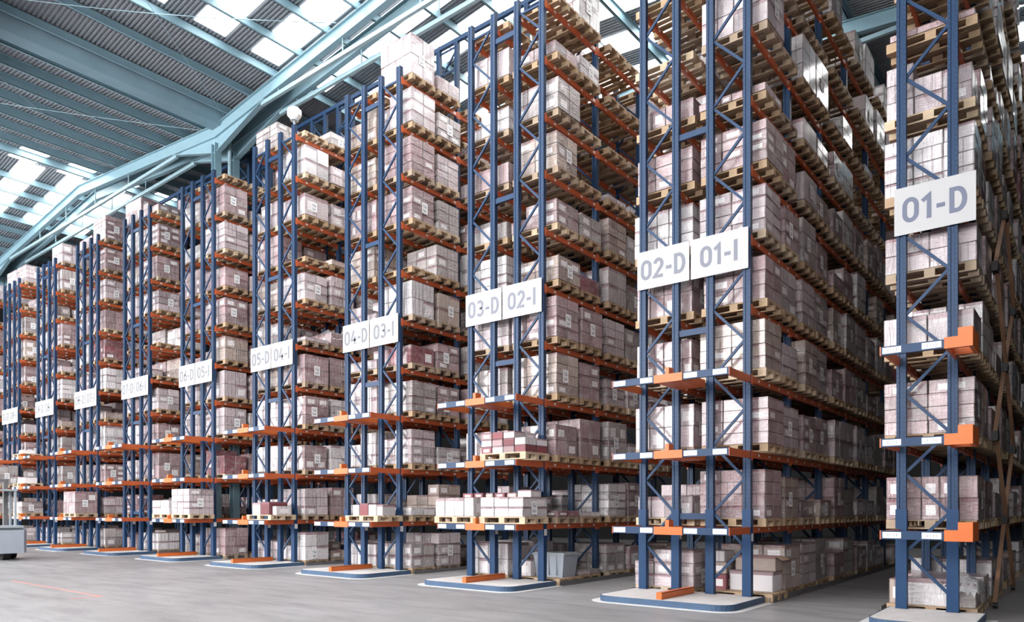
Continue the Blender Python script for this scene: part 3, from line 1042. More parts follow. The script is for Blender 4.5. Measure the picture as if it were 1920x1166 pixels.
# --------------------------------------------------------------------------
# plinths, guide bars, rails
# --------------------------------------------------------------------------
for r in range(1, 11):
    x0, x1 = XL(r) - 0.12, XL(r) + (2.30 if r > 1 else 1.12)
    pr = link('concrete_plinth', None, None, (x0, 10.86, 0))
    double = 'the double row of %s and %s' % (rack_name(r, 'D'), rack_name(r, 'I')) if r > 1 else 'the end of rack 01-D'
    tag(pr, 'blue-edged concrete plinth under ' + double, 'plinth', 'concrete plinths')
    W, D, R, H = x1 - x0, 1.58, 0.28, 0.10
    out = []
    for cx, cy, a0 in ((R, R, PI), (W - R, R, 1.5 * PI)):
        for i in range(7):
            a = a0 + i / 6 * PI / 2
            out.append((cx + R * math.cos(a), cy + R * math.sin(a)))
    out += [(W, D), (0, D)]
    b = MB()
    b.prism(out, 0, H)
    link('slab', b.mesh('slab', M['concrete']), pr)
    b = MB()
    t = 0.012
    pts = [(0, D)] + out[:14] + [(W, D)]
    for i in range(len(pts) - 1):
        p, q = Vector((*pts[i], 0)), Vector((*pts[i + 1], 0))
        d = (q - p).normalized()
        nrm = Vector((d.y, -d.x, 0)) * t
        b.hexa([p + nrm, q + nrm, q, p, p + nrm + Vector((0, 0, H + .004)), q + nrm + Vector((0, 0, H + .004)), q + Vector((0, 0, H + .004)), p + Vector((0, 0, H + .004))])
    link('steel_edging', b.mesh('steel_edging', M['edge']), pr)
    if r > 1:
        b = MB()
        b.box(-0.05, 0, 0, 0.05, 1.26, 0.012)
        b.box(-0.05, 0, 0.012, -0.038, 1.26, 0.11)
        b.box(0.038, 0, 0.012, 0.05, 1.26, 0.11)
        b.box(-0.05, 0, 0.10, 0.05, 1.26, 0.112)
        b.box(-0.05, -0.006, 0, 0.05, 0, 0.112)
        tag(link('guide_bar', b.mesh('guide_bar', M['orange']), None, (XL(r) + 1.065, 10.97, 0.103)),
            'orange steel bar on the plinth of %s and %s' % (rack_name(r, 'D'), rack_name(r, 'I')), 'guide bar', 'orange plinth bars')
    for sx, who in ((XL(r) - 0.28, 'D'), (XL(r) + 2.41, 'I')):
        if who == 'I' and r == 1:
            continue
        L = 12.4 if r < 3 else 6.0
        b = MB()
        b.box(-0.03, 0, 0, 0.03, L, 0.012)
        b.box(-0.006 + (0.02 if who == 'D' else -0.02), 0, 0.012, 0.006 + (0.02 if who == 'D' else -0.02), L, 0.09)
        tag(link('guide_rail', b.mesh('guide_rail', M['rail']), None, (sx, 12.46, 0)),
            'dark steel guide rail on the aisle floor along rack ' + rack_name(r, who), 'guide rail', 'aisle guide rails')

def arc(cx, cy, rx, ry, a0, a1, n=10):
    return [(cx + rx * math.cos(math.radians(a0 + (a1 - a0) * i / n)), cy + ry * math.sin(math.radians(a0 + (a1 - a0) * i / n))) for i in range(n + 1)]


def glyph(ch):
    """(advance width, [(polyline, closed)]) of a character 1 unit high, drawn as the middle line of its strokes"""
    lo, hi = 0.075, 0.925
    if ch in '0O':
        return 0.60, [(arc(0.30, 0.66, 0.215, 0.265, 0, 180) + arc(0.30, 0.34, 0.215, 0.265, 180, 360), True)]
    if ch == '1':
        return 0.40, [([(0.03, 0.74), (0.265, hi), (0.265, 0.0)], False)]
    if ch == '2':
        return 0.58, [(arc(0.29, 0.69, 0.20, 0.235, 170, -38) + [(0.08, lo), (0.54, lo)], False)]
    if ch == '3':
        return 0.58, [(arc(0.27, 0.71, 0.19, 0.215, 150, -80) + arc(0.27, 0.285, 0.22, 0.21, 80, -150), False)]
    if ch == '4':
        return 0.62, [([(0.34, 0.98), (0.07, 0.30), (0.60, 0.30)], False), ([(0.44, 0.56), (0.44, 0.0)], False)]
    if ch == '5':
        return 0.58, [([(0.50, hi), (0.13, hi), (0.11, 0.53)] + arc(0.27, 0.32, 0.225, 0.245, 120, -145), False)]
    if ch == '6':
        return 0.60, [(arc(0.30, 0.32, 0.215, 0.245, 130, 490, 18), False), ([(0.42, 0.98), (0.16, 0.50)], False)]
    if ch == '7':
        return 0.55, [([(0.05, hi), (0.49, hi), (0.20, 0.0)], False)]
    if ch == '8':
        return 0.60, [(arc(0.30, 0.71, 0.185, 0.215, 0, 360, 18), True), (arc(0.30, 0.285, 0.22, 0.21, 0, 360, 18), True)]
    if ch == '9':
        return 0.60, [(arc(0.30, 0.68, 0.215, 0.245, -50, 310, 18), False), ([(0.18, 0.02), (0.44, 0.50)], False)]
    if ch == 'D':
        return 0.62, [([(0.10, lo), (0.28, lo)] + arc(0.28, 0.5, 0.255, 0.425, -90, 90, 14) + [(0.10, hi)], True)]
    if ch == 'I':
        return 0.24, [([(0.12, 0.0), (0.12, 1.0)], False)]
    return 0.36, [([(0.03, 0.42), (0.33, 0.42)], False)]


def text_mesh(txt, h, t, mat, depth=0.004):
    """lettering in the XZ plane facing -Y, centred on the origin"""
    widths = [glyph(c)[0] for c in txt]
    gap = 0.10
    total = (sum(widths) + gap * (len(txt) - 1)) * h
    x = -total / 2
    b = MB()
    for c, w in zip(txt, widths):
        for pts, closed in glyph(c)[1]:
            P = []
            for q in pts:
                v = Vector((x + q[0] * h, q[1] * h - h / 2))
                if not P or (v - P[-1]).length > 1e-4:
                    P.append(v)
            if closed and (P[0] - P[-1]).length < 1e-4:
                P.pop()
            n = len(P)
            L, R = [], []
            for i in range(n):
                a = P[(i - 1) % n] if closed or i > 0 else P[i]
                d = P[(i + 1) % n] if closed or i < n - 1 else P[i]
                d1, d2 = P[i] - a, d - P[i]
                d1 = d1.normalized() if d1.length > 0 else d2.normalized()
                d2 = d2.normalized() if d2.length > 0 else d1
                tn = (d1 + d2)
                tn = tn.normalized() if tn.length > 1e-3 else d1
                nr = Vector((-tn.y, tn.x))
                m = t * h / 2 / max(0.5, nr.dot(Vector((-d1.y, d1.x))))
                L.append(P[i] + nr * m)
                R.append(P[i] - nr * m)
            for i in range(n if closed else n - 1):
                k = (i + 1) % n
                A, B, C, D = R[i], R[k], L[k], L[i]
                b.hexa([(A.x, -depth, A.y), (B.x, -depth, B.y), (B.x, 0, B.y), (A.x, 0, A.y), (D.x, -depth, D.y), (C.x, -depth, C.y), (C.x, 0, C.y), (D.x, 0, D.y)])
        x += (w + gap) * h
    return b.mesh('lettering', mat)


# --------------------------------------------------------------------------
# aisle signs
# --------------------------------------------------------------------------
for r in range(1, 11):
    for s in ('D', 'I'):
        if r == 1 and s == 'I':
            continue
        txt = rack_name(r, s)
        x0 = XL(r) - 0.02 + (0 if s == 'D' else 1.08)
        w, h = (1.05, 0.71)
        b = MB()
        b.box(0, 0, 0, w, 0.012, h)
        o = link('aisle_sign', b.mesh('aisle_sign', M['sign']), None, (x0, FY - 0.045, 5.73))
        tag(o, 'white aisle sign reading %s fixed to the rack uprights' % txt, 'sign', 'aisle signs')
        b = MB()
        for xx in (0.06, w - 0.10):
            b.box(xx, 0.012, 0.30, xx + 0.04, 0.033, 0.34)
        link('fixing_clip', b.mesh('fixing_clip', M['blue']), o)
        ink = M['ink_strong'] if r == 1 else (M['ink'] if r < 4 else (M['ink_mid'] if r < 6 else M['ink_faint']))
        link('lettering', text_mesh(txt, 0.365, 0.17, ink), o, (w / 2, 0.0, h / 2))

# --------------------------------------------------------------------------
# loads on the end stations and other single things
# --------------------------------------------------------------------------
STY = 11.79


def station_x(r, s):
    return XL(r) + (0.395 if s == 'D' else 1.70)


def station(r, s, lv, h, tone, p, step=False, film=True, wood='wood_pale', detail=True, sheet=True, sv=1):
    x, z = station_x(r, s), ZL[lv]
    w = 'end station of %s, %s shelf' % (rack_name(r, s), ORD[lv])
    put_pallet((x, STY, z + 0.008), wood, True, 'pale pallet standing on the ' + w, 'pallets on the end stations')
    if h:
        put_load('carton_load', '%s %s carton load on the %s' % (size_word(h), 'pale' if tone == 'white' else tone, w), 'carton loads on the end stations',
                 (x, STY, z + 0.154), 0, p, h, step, sv, tone, detail, sheet, film)


station(3, 'D', 1, .40, 'white', 1)
station(3, 'I', 1, .40, 'white', 0)
station(4, 'I', 1, 0, 'white', 0)
station(5, 'I', 1, 0, 'white', 0)
station(6, 'D', 1, .45, 'white', 2)
station(6, 'I', 1, .80, 'lilac', 4)
station(8, 'I', 1, .85, 'mauve', 5)
station(9, 'D', 1, .50, 'greyish', 0)
station(9, 'D', 2, 0, 'white', 0)
station(9, 'D', 3, 0, 'white', 0)
station(10, 'I', 1, .75, 'greyish', 1)
station(10, 'I', 2, .90, 'greyish', 3)


def loose_carton(loc, dx, dy, dz, tone, label, group, rz=0.0, rv=1, film=False):
    o = link('carton', carton_mesh(dx, dy, dz, rv, ('w_' if film else 'c_') + tone), None, loc, (0, 0, rz))
    return tag(o, label, 'carton', group)


# flat cartons on top of the two pale loads of 02/03
for i, (dx, tone) in enumerate(((0.30, 'maroon'), (0.26, 'maroon'), (0.20, 'tan'))):
    loose_carton((station_x(3, 'D') + 0.0 + 0.31 * i, STY + 0.2, ZL[1] + 0.156 + .40), dx, 0.36, 0.10, tone,
                 '%s flat carton lying on the pale end-station load of 03-D, %s along' % (tone, ('first', 'second', 'third')[i]), 'flat cartons on the pale end loads')
for i, (dx, tone) in enumerate(((0.28, 'maroon'), (0.26, 'tan'), (0.36, 'white'))):
    loose_carton((station_x(3, 'I') - 0.4 + 0.33 * i, STY + 0.2, ZL[1] + 0.156 + .40), dx, 0.36, 0.10 if i < 2 else 0.15, tone,
                 '%s flat carton lying on the pale end-station load of 02-I, %s along' % ('pale' if tone == 'white' else tone, ('first', 'second', 'third')[i]), 'flat cartons on the pale end loads')
# open stack on the second shelf of 03/02
x, z = XL(3) + 1.72, ZL[2]
put_pallet((x, STY, z + 0.008), "wood_pale", True, 'pale pallet under the open carton stack on the second end station of 02-I', 'pallets on the end stations')
n = 0
WORDS = ['bottom', 'middle', 'top']
for k in range(3):
    for i in range(4 if k < 2 else 3):
        for j in range(2):
            n += 1
            loose_carton((x - 0.45 + 0.295 * i, STY - 0.19 + 0.38 * j, z + 0.153 + 0.1455 * k), 0.285, 0.36, 0.145, 'maroon' if (i + k) % 3 == 0 else ('white' if (i + k) % 3 == 1 else 'mauve'),
                         '%s carton in the open stack at 02-I, %s layer, %s column, %s row' % ({0: 'maroon', 1: 'white', 2: 'mauve'}[(i + k) % 3], WORDS[k], NTH[i] if i else 'first', 'front' if j == 0 else 'rear'),
                         'open stack of cartons on the second shelf', random.uniform(-0.03, 0.03), n % 8)
# cartons on the bare station pallets
row4 = [(-0.02, 0.24, 0.26, 'white'), (0.28, 0.32, 0.30, 'maroon'), (0.59, 0.28, 0.27, 'white'), (0.86, 0.22, 0.26, 'white')]
for i, (dx0, dx, dz, tone) in enumerate(row4):
    loose_carton((XL(4) + 1.28 + dx0, STY, ZL[1] + 0.154), dx, 0.40, dz, tone, '%s carton standing on the end-station pallet of 03-I, %s in line' % (tone, ORD[i + 1]), 'cartons on the first end station of 03-I', 0.0, i + 2)
loose_carton((XL(5) + 1.42, STY, ZL[1] + 0.154), 0.40, 0.60, 0.34, 'white', 'pale carton at the inner end of the end-station pallet of 04-I', 'cartons on the first end station of 04-I', 0, 3)
loose_carton((XL(5) + 1.84, STY, ZL[1] + 0.154), 0.42, 0.60, 0.36, 'maroon', 'large maroon carton standing on the end-station pallet of 04-I', 'cartons on the first end station of 04-I', 0, 5)
loose_carton((XL(9) + 0.05, STY, ZL[2] + 0.154), 0.34, 0.5, 0.30, 'white', 'white carton on the second end station of 09-D, outer one', 'cartons on the second end station of 09-D', 0, 3)
loose_carton((XL(9) + 0.52, STY, ZL[2] + 0.154), 0.50, 0.5, 0.26, 'white', 'white carton on the second end station of 09-D, inner one', 'cartons on the second end station of 09-D', 0, 4)
loose_carton((XL(9) + 0.30, STY, ZL[3] + 0.154), 0.50, 0.5, 0.18, 'white', 'white carton on the third end station of 09-D', 'cartons on the third end station of 09-D', 0, 4)
loose_carton((XL(5) + 2.16, STY + 0.05, ZL[1] + 0.154), 0.20, 0.50, 0.24, 'white', 'white carton at the outer end of the end-station pallet of 04-I', 'cartons on the first end station of 04-I', 0, 6)

# floor pallet of 01-I: mixed cartons, two of them open
px, py = XL(2) + 1.73, FY + 0.627
put_pallet((px + 0.1, py, 0.0), 'wood', True, 'wooden pallet on the floor at the hall end of rack 01-I', 'wooden pallets in rack 01-I')


def open_carton(name, loc, dx, dy, dz, tone, label, rz=0.0):
    root = link(name, None, None, loc, (0, 0, rz))
    tag(root, label, 'carton', 'mixed cartons on the floor pallet of 01-I')
    t = 0.008
    b = MB()
    x, y = dx / 2, dy / 2
    b.box(-x, -y, 0, x, y, t)
    b.box(-x, -y, t, x, -y + t, dz)
    b.box(-x, y - t, t, x, y, dz)
    b.box(-x, -y + t, t, -x + t, y - t, dz)
    b.box(x - t, -y + t, t, x, y - t, dz)
    link('body', b.mesh('body', M['c_' + tone]), root)
    for sx in (-1, 1):
        b = MB()
        b.bar((sx * x, 0, dz), (sx * (x + 0.13), 0, dz - 0.06), dy * 0.96, 0.006)
        link('flap', b.mesh('flap', M['board']), root)
    return root


loose_carton((px + 0.20, py + 0.16, 0.144), 0.80, 0.46, 0.36, 'white', 'large white carton with a printed sheet on the floor pallet of 01-I', 'mixed cartons on the floor pallet of 01-I', 0, 3)
loose_carton((px - 0.37, py + 0.1, 0.144), 0.30, 0.50, 0.28, 'maroon', 'small maroon carton on the floor pallet of 01-I', 'mixed cartons on the floor pallet of 01-I', 0, 2)
open_carton('open_carton', (px + 0.26, py + 0.18, 0.507), 0.72, 0.38, 0.26, 'tan', 'open brown carton on top of the large white carton at 01-I')
loose_carton((px - 0.42, py + 0.1, 0.426), 0.36, 0.40, 0.22, 'tan', 'plain brown carton on top of the small maroon carton at 01-I', 'mixed cartons on the floor pallet of 01-I', 0.05, 6)
loose_carton((px - 0.42, py + 0.1, 0.648), 0.34, 0.40, 0.20, 'white', 'pale carton topmost above the plain brown carton at 01-I', 'mixed cartons on the floor pallet of 01-I', -0.04, 7)

# floor of 02-I: grey lidded bin and a white carton on pallets
px, py = XL(3) + 1.73, FY + 0.627
put_pallet((px + 0.05, py, 0.0), 'wood', True, 'wooden pallet on the floor at the hall end of rack 02-I', 'wooden pallets in rack 02-I')
bn = link('storage_bin', None, None, (px + 0.2, py + 0.1, 0.144))
tag(bn, 'grey lidded plastic bin on the floor pallet of rack 02-I', 'bin')
b = MB()
b.hexa([(-.34, -.24, 0), (.34, -.24, 0), (.34, .24, 0), (-.34, .24, 0), (-.40, -.28, .48), (.40, -.28, .48), (.40, .28, .48), (-.40, .28, .48)])
for xx in (-.2, .0, .2):
    b.box(xx - .012, -.285, .05, xx + .012, -.25, .46)
link('body', b.mesh('body', M['greybox']), bn)
b = MB()
b.box(-.43, -.31, .48, .43, .31, .515)
b.box(-.38, -.26, .515, .38, .26, .53)
link('lid', b.mesh('lid', M['grey']), bn)
loose_carton((px - 0.36, py - 0.05, 0.144), 0.36, 0.45, 0.34, 'white', 'white carton beside the grey lidded bin at rack 02-I', 'cartons beside the bin', 0, 2)

# the front load of 01-D on the floor carries a hand-written 22
px, py = XL(1) + 0.42, FY + 0.627
put_pallet((px, py, 0.0), 'wood', True, 'wooden pallet on the floor at the hall end of rack 01-D', 'wooden pallets in rack 01-D')
o = loose_carton((px - 0.02, py, 0.144), 0.62, 0.72, 0.42, 'white', 'large white carton with a handwritten 22 on the floor pallet of rack 01-D', 'cartons on the floor pallet of 01-D', 0, 3, True)
h_ = link('handwriting', text_mesh('22', 0.085, 0.12, M['black'], 0.002), o, (0.19, -0.362, 0.34))
h_['label'] = 'black handwritten number 22'
loose_carton((px - 0.46, py, 0.144), 0.24, 0.66, 0.38, 'tan', 'narrow brown carton beside the white one marked 22', 'cartons on the floor pallet of 01-D', 0, 2)
o = loose_carton((px + 0.44, py + 0.05, 0.144), 0.26, 0.62, 0.36, 'greyish', 'greyish carton under crumpled film beside the white one marked 22', 'cartons on the floor pallet of 01-D', 0, 5, True)
cover(o, 0.34, 0.72, 0.38, 9, 0.10)

# white unit on top of the last upright of 04-I
b = MB()
b.tube((0, 0, 0), (0, 0, .12), .03, .03)
b.tube((0, 0, .12), (0, 0, .18), .12, .12)
ro = link('antenna_unit', None, None, (XL(5) + 2.065, FY + 0.05, TOPZ + 0.006))
tag(ro, 'white antenna unit standing on the tip of an upright of rack 04-I', 'antenna')
link('mount', b.mesh('mount', M['grey']), ro)
b = MB()
b.tube((0, 0, .18), (0, 0, .26), .12, .20, 8)
b.tube((0, 0, .26), (0, 0, .42), .20, .20, 8)
b.tube((0, 0, .42), (0, 0, .48), .20, .13, 8)
link('housing', b.mesh('housing', M['whiteplastic']), ro)

# scissor linkage beside rack 01-D
sc = link('scissor_linkage', None, None, (-1.215, 14.03, 0))
tag(sc, 'tall brown scissor linkage with black joints standing beside rack 01-D', 'scissor linkage')
SW, SH = 3.42, 2.72


def one_bar(y0, z0, y1, z1, x):
    b = MB()
    b.bar((x, y0, z0), (x, y1, z1), 0.026, 0.062, (1, 0, 0))
    return b.mesh('linkage_bar', M['brown'])


for i in range(3):
    z0 = 0.06 + SH * i
    f = 1.0 if i < 2 else 0.5
    link('linkage_bar', one_bar(0.0, z0, SW * f, z0 + SH * f, 0.0), sc)
    link('linkage_bar', one_bar(SW, z0, SW - SW * f, z0 + SH * f, 0.028), sc)
for i in range(3):
    for yy, zz in (((0, 0.06 + SH * (i + 1)), (SW, 0.06 + SH * (i + 1))) if i < 2 else ()) + ((SW / 2, 0.06 + SH * (i + 0.5)),):
        b = MB()
        b.box(-0.028, yy - 0.15, zz - 0.075, 0.056, yy + 0.15, zz + 0.075)
        b.tube((-0.04, yy, zz), (0.07, yy, zz), 0.045)
        link('joint', b.mesh('joint', M['black']), sc)
for yy in (0, SW):
    b = MB()
    b.tube((-0.02, yy, 0.05), (0.045, yy, 0.05), 0.05)
    link('foot_wheel', b.mesh('foot_wheel', M['black']), sc)

# lift truck at the far end of the hall
tx, ty = -26.5, 7.95
tr = link('lift_truck', None, None, (tx, ty, 0), (0, 0, 0))
tag(tr, 'grey-blue lift truck standing in the hall in front of the farthest rows', 'lift truck')
b = MB()
b.prism([(-1.5, -.55), (-.25, -.55), (0, -.40), (0, .40), (-.25, .55), (-1.5, .55)], .22, .95)
b.box(-1.4, -.5, .95, -.15, .5, 1.02)
link('chassis', b.mesh('chassis', M['greybox']), tr)
b = MB()
b.box(-.88, -.48, 1.02, -.02, .40, 1.09)
link('battery_hood', b.mesh('battery_hood', M['grey']), tr)
for xx, yy in ((-1.2, -.42), (-1.2, .42), (-.4, 0)):
    b = MB()
    b.tube((xx, yy - .1, .2), (xx, yy + .1, .2), .2, .2, 20)
    link('wheel', b.mesh('wheel', M['black']), tr)
b = MB()
for yy in (-.35, .35):
    b.box(-1.62, yy - .06, .1, -1.50, yy + .06, 2.6)
b.box(-1.60, -.35, 2.5, -1.52, .35, 2.6)
link('mast', b.mesh('mast', M['rail']), tr)
b = MB()
for xx in (-1.42, -.95):
    for yy in (-.45, .45):
        b.box(xx - .03, yy - .03, 1.02, xx + .03, yy + .03, 2.2)
b.box(-1.46, -.5, 2.2, -.9, .5, 2.26)
link('overhead_guard', b.mesh('overhead_guard', M['grey']), tr)

# --------------------------------------------------------------------------
# shell: floor, painted lines, walls
# --------------------------------------------------------------------------
b = MB()
b.quad([(-60, -14, 0), (16, -14, 0), (16, 34, 0), (-60, 34, 0)])
structure('floor', b.mesh('floor', M['floor']))
b = MB()
b.box(-60, 33.8, 0, 16, 34, 16.5)
structure('wall_back', b.mesh('wall_back', M['wall']))
b = MB()
b.box(-54, 9, 0, -53.8, 33.8, 16.5)
structure('wall_left', b.mesh('wall_left', M['wall']))
b = MB()
b.box(1.1, 10.2, 0, 1.3, 33.8, 14.4)  # unseen panel added to shade the right face of the nearest rack
structure('shade_panel_right', b.mesh('shade_panel_right', M['wall']))
# hall wall behind the viewpoint; glowing panes added unseen to light the racks
b = MB()
b.box(-60, -13.2, 0, 16, -13.0, 4.6)
b.box(-60, -13.2, 13.2, 16, -13.0, 16.5)
b.box(8, -13.2, 4.6, 16, -13.0, 13.2)
for i in range(18):
    b.box(-60 + 4 * i - 0.12, -13.2, 4.6, -60 + 4 * i + 0.12, -13.0, 13.2)
structure('wall_front', b.mesh('wall_front', M['wall']))
for i in range(17):
    b = MB()
    x0 = -60 + 4 * i + 0.12
    b.box(x0, -13.12, 4.6, x0 + 3.76, -13.08, 13.2)
    structure('window_%d' % (200 + i), b.mesh('fill_glazing', M['glaze'] if i < 12 else M['glaze_dim']))
b = MB()
b.box(-18.9, 5.70, 0.0, -14.2, 5.755, 0.002)
b.box(-14.27, 5.2, 0.0, -14.2, 5.70, 0.002)
structure('trim_1', b.mesh('floor_line_red', M['line_red']))
b = MB()
for r in range(1, 11):
    x0, x1 = XL(r) - 0.12, XL(r) + (2.30 if r > 1 else 1.12)
    m, R = 0.15, 0.40
    out = []
    for cx, cy, a0 in ((x0 - m + R, 10.86 - m + R, PI), (x1 + m - R, 10.86 - m + R, 1.5 * PI)):
        for i in range(7):
            a = a0 + i / 6 * PI / 2
            out.append((cx + R * math.cos(a), cy + R * math.sin(a)))
    out += [(x1 + m, 12.5), (x0 - m, 12.5)]
    b.prism(out, 0.0, 0.003)
structure('trim_2', b.mesh('floor_border_white', M['line_white']))

# --------------------------------------------------------------------------
# roof
# --------------------------------------------------------------------------
VAL = [-45.7, -23.1, -0.5]
RID = [-57.0, -34.4, -11.8, 10.8]
SL = 0.097
RZ = 14.60             # rafter top at the valleys
PUR = 0.29


def rz(x):
    return RZ + SL * min(abs(x - v) for v in VAL)


YA, YB = -13.0, 34.0
# ribbed sheets, one mesh per slope
slopes = []
pts = sorted(VAL + RID)
for a, c in zip(pts[:-1], pts[1:]):
    slopes.append((a, c))
sheet_id = 0
for a, c in slopes:
    sheet_id += 1
    b = MB()
    ya, yb = YA, YB
    pw = 0.115
    n = int((yb - ya) / pw)
    prof = []
    for i in range(n):
        y = ya + i * pw
        prof += [(y, 0.0), (y + 0.042, 0.0), (y + 0.056, 0.040), (y + 0.100, 0.040)]
    za, zc = rz(a + 1e-6) + PUR, rz(c - 1e-6) + PUR
    i0 = 0
    for y, dz in prof:
        b.v += [(a, y, za + dz), (c, y, zc + dz)]
    for i in range(len(prof) - 1):
        b.face((2 * i, 2 * i + 1, 2 * i + 3, 2 * i + 2))
    structure('ceiling' if sheet_id == 1 else 'ceiling_%d' % sheet_id, b.mesh('ribbed_sheet', M['roof']))

# daylight strips
wn = 0


def strip(x0, x1, y0, y1):
    global wn
    wn += 1
    b = MB()
    z0, z1 = rz(x0 + 1e-6) + PUR - 0.012, rz(x1 - 1e-6) + PUR - 0.012
    b.hexa([(x0, y0, z0 - .008), (x1, y0, z1 - .008), (x1, y1, z1 - .008), (x0, y1, z0 - .008), (x0, y0, z0), (x1, y0, z1), (x1, y1, z1), (x0, y1, z0)])
    structure('window_%d' % wn, b.mesh('daylight_strip', M['sky']))


for i in range(-10, 11):
    y0 = 12.02 + 1.76 * i
    if y0 < YA or y0 + 0.93 > YB:
        continue
    if y0 < 21:
        strip(-19.5, -11.85, y0, y0 + 0.93)
        strip(-11.75, -5.6, y0, y0 + 0.93)
    if i < 4:
        strip(-34.35, -31.9, y0, y0 + 0.93)
        strip(-39.8, -34.45, y0 + 0.45, y0 + 1.38)
    if y0 > 13:
        strip(-0.45, 1.0, y0, y0 + 0.93)
    if y0 > 21:
        strip(-2.7, -0.6, y0, y0 + 0.93)

# purlins
pn = 0
for a, c in slopes:
    lo, hi = (a, c)
    v = a if a in VAL else c
    sgn = 1 if v == a else -1
    d = 0.75
    while d < 11.2:
        x = v + sgn * d
        z = rz(x)
        b = MB()
        b.box(-0.012, 0, 0, 0.012, YB - YA, PUR - 0.02)          # web
        b.box(-0.012, 0, 0, 0.075 * sgn if sgn > 0 else 0.012, YB - YA, 0.012) if sgn > 0 else b.box(-0.075, 0, 0, 0.012, YB - YA, 0.012)
        b.box(-0.075 if sgn > 0 else -0.012, 0, PUR - 0.032, 0.012 if sgn > 0 else 0.075, YB - YA, PUR - 0.02)
        pn += 1
        structure('purlin_beam_%d' % pn, b.mesh('purlin', M['steel']), None, (x, YA, z))
        d += 1.32

# valley gutters
for i, v in enumerate(VAL):
    b = MB()
    b.hexa([(v - .26, YA, 14.50), (v + .26, YA, 14.50), (v + .26, YB, 14.50), (v - .26, YB, 14.50), (v - .50, YA, 14.86), (v + .50, YA, 14.86), (v + .50, YB, 14.86), (v - .50, YB, 14.86)])
    structure('trim_%d' % (i + 3), b.mesh('valley_gutter', M['gutter']))


# portal frames
def rafter(y, idx):
    b = MB()
    fl, D = 0.17, 0.40
    for a, c in slopes:
        v, rdg = (a, c) if a in VAL else (c, a)
        s = 1 if rdg > v else -1
        for (d0, d1, e0, e1) in ((0.0, 2.9, 0.95, 0.42), (2.9, 11.3, 0.40, 0.40)):
            x0, x1 = v + s * d0, v + s * d1
            z0, z1 = RZ + SL * d0 - 0.01, RZ + SL * d1 - 0.01

            def plate(xa, za0, za1, xb, zb0, zb1, ya, yb):
                P = [(xa, ya, za0), (xb, ya, zb0), (xb, yb, zb0), (xa, yb, za0), (xa, ya, za1), (xb, ya, zb1), (xb, yb, zb1), (xa, yb, za1)]
                if xb < xa:
                    P = [P[1], P[0], P[3], P[2], P[5], P[4], P[7], P[6]]
                b.hexa(P)
            plate(x0, z0 - e0, z0, x1, z1 - e1, z1, y - 0.008, y + 0.008)                 # web
            plate(x0, z0 - 0.022, z0, x1, z1 - 0.022, z1, y - fl / 2, y + fl / 2)         # top flange
            plate(x0, z0 - e0 - 0.022, z0 - e0, x1, z1 - e1 - 0.022, z1 - e1, y - fl / 2, y + fl / 2)
            if d0 == 0.0:                                                               # haunch: inner flange where the cut section starts
                plate(x0, z0 - 0.43, z0 - 0.41, x1, z1 - 0.43, z1 - 0.41, y - fl / 2, y + fl / 2)
    structure('rafter_beam_%d' % idx, b.mesh('rafter', M['steel']))
    # horizontal tie tubes and hangers between the haunches
    b = MB()
    for k in range(2):
        xa, xb = VAL[k] + 2.7, VAL[k + 1] - 2.7
        b.bar((xa, y, 14.36), (xb, y, 14.36), 0.10, 0.12)
        xm = xa + 0.9
        while xm < xb - 0.5:
            b.bar((xm, y, 14.42), (xm, y, rz(xm) - 0.4), 0.035, 0.035, (0, 1, 0))
            xm += 3.1
    structure('tie_beam_%d' % idx, b.mesh('tie', M['rod']))


for i, y in enumerate((5.15, 12.95, 13.62, 21.4, 29.2)):
    rafter(y, i + 1)
cn = 0
for v in VAL[:2]:
    for y in (12.95, 13.62):
        cn += 1
        b = MB()
        v2 = v - 0.026
        b.box(v2 - .10, y - .012, 0, v2 + .10, y + .012, 13.95)
        b.box(v2 - .12, y - .12, 0, v2 - .10, y + .12, 13.95)
        b.box(v2 + .10, y - .12, 0, v2 + .12, y + .12, 13.95)
        structure('column_%d' % cn, b.mesh('column', M['steel']))
b = MB()
b.tube((VAL[1] + 0.24, 13.28, 12.42), (VAL[1] + 0.24, 13.28, 14.2), 0.06)
tag(link('downpipe', b.mesh('downpipe', M['rod'])), 'pale round downpipe beside the steel column under the roof valley', 'downpipe')

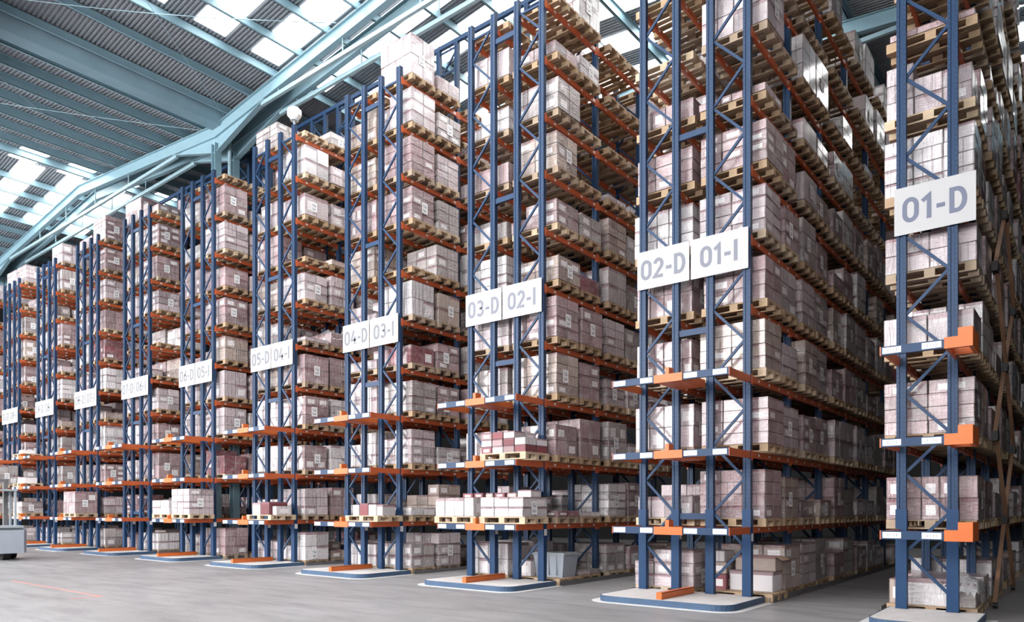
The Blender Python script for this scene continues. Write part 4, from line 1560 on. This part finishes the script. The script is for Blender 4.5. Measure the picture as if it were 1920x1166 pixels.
# slack bracing rods under the roof
RODS = [((-22.4, 12.8), (-16.5, 5.4)), ((-16.5, 12.8), (-22.4, 5.4)), ((-24.0, 12.8), (-30.5, 5.4)), ((-30.5, 12.8), (-24.0, 5.4)), ((-16.4, 13.8), (-10.5, 21.2)), ((-10.5, 13.8), (-16.4, 21.2))]
RL_ = ['from the column towards the hall', 'crossing the column rod', 'beyond the valley gutter', 'crossing beyond the valley gutter', 'above racks 03-I and 02-D', 'crossing above racks 03-I and 02-D']
for (p, q), t in zip(RODS, RL_):
    sag = 0.17 if t.startswith('crossing') else 0.08
    b = MB()
    prev = None
    for i in range(9):
        f = i / 8
        x, y = p[0] + (q[0] - p[0]) * f, p[1] + (q[1] - p[1]) * f
        z = rz(x) - 0.03 - sag * math.sin(PI * f)
        if prev:
            b.tube(prev, (x, y, z), 0.011, n=6)
        prev = (x, y, z)
    tag(link('bracing_rod', b.mesh('bracing_rod', M['rod'])), 'thin pale bracing rod under the roof, ' + t, 'bracing rod', 'roof bracing rods')

# --------------------------------------------------------------------------
# world, camera, view
# --------------------------------------------------------------------------
sc_ = bpy.context.scene
wd = bpy.data.worlds.new('World')
sc_.world = wd
wd.use_nodes = True
bg = wd.node_tree.nodes['Background']
bg.inputs[0].default_value = (0.93, 0.96, 1.0, 1.0)
bg.inputs[1].default_value = 0.6

cam = bpy.data.cameras.new('camera')
co = bpy.data.objects.new('camera', cam)
COL.objects.link(co)
co.location = (0, 0, 1.6)
co.rotation_euler = (PI / 2, 0, math.radians(38.58))
cam.sensor_fit = 'HORIZONTAL'
cam.sensor_width = 36.0
cam.lens = 1360.0 / 1920 * 36
cam.shift_y = (955 - 583) / 1920
cam.clip_end = 200
sc_.camera = co

vs = sc_.view_settings
vs.view_transform = 'Standard'
vs.look = 'None'
vs.gamma = 1.0
vs.use_curve_mapping = False
vs.exposure = 0.9
cy = sc_.cycles
cy.use_denoising = True
cy.max_bounces = 7
cy.diffuse_bounces = 2
cy.glossy_bounces = 3
cy.transparent_max_bounces = 6
cy.sample_clamp_indirect = 6.0
cy.caustics_reflective = False
cy.caustics_refractive = False
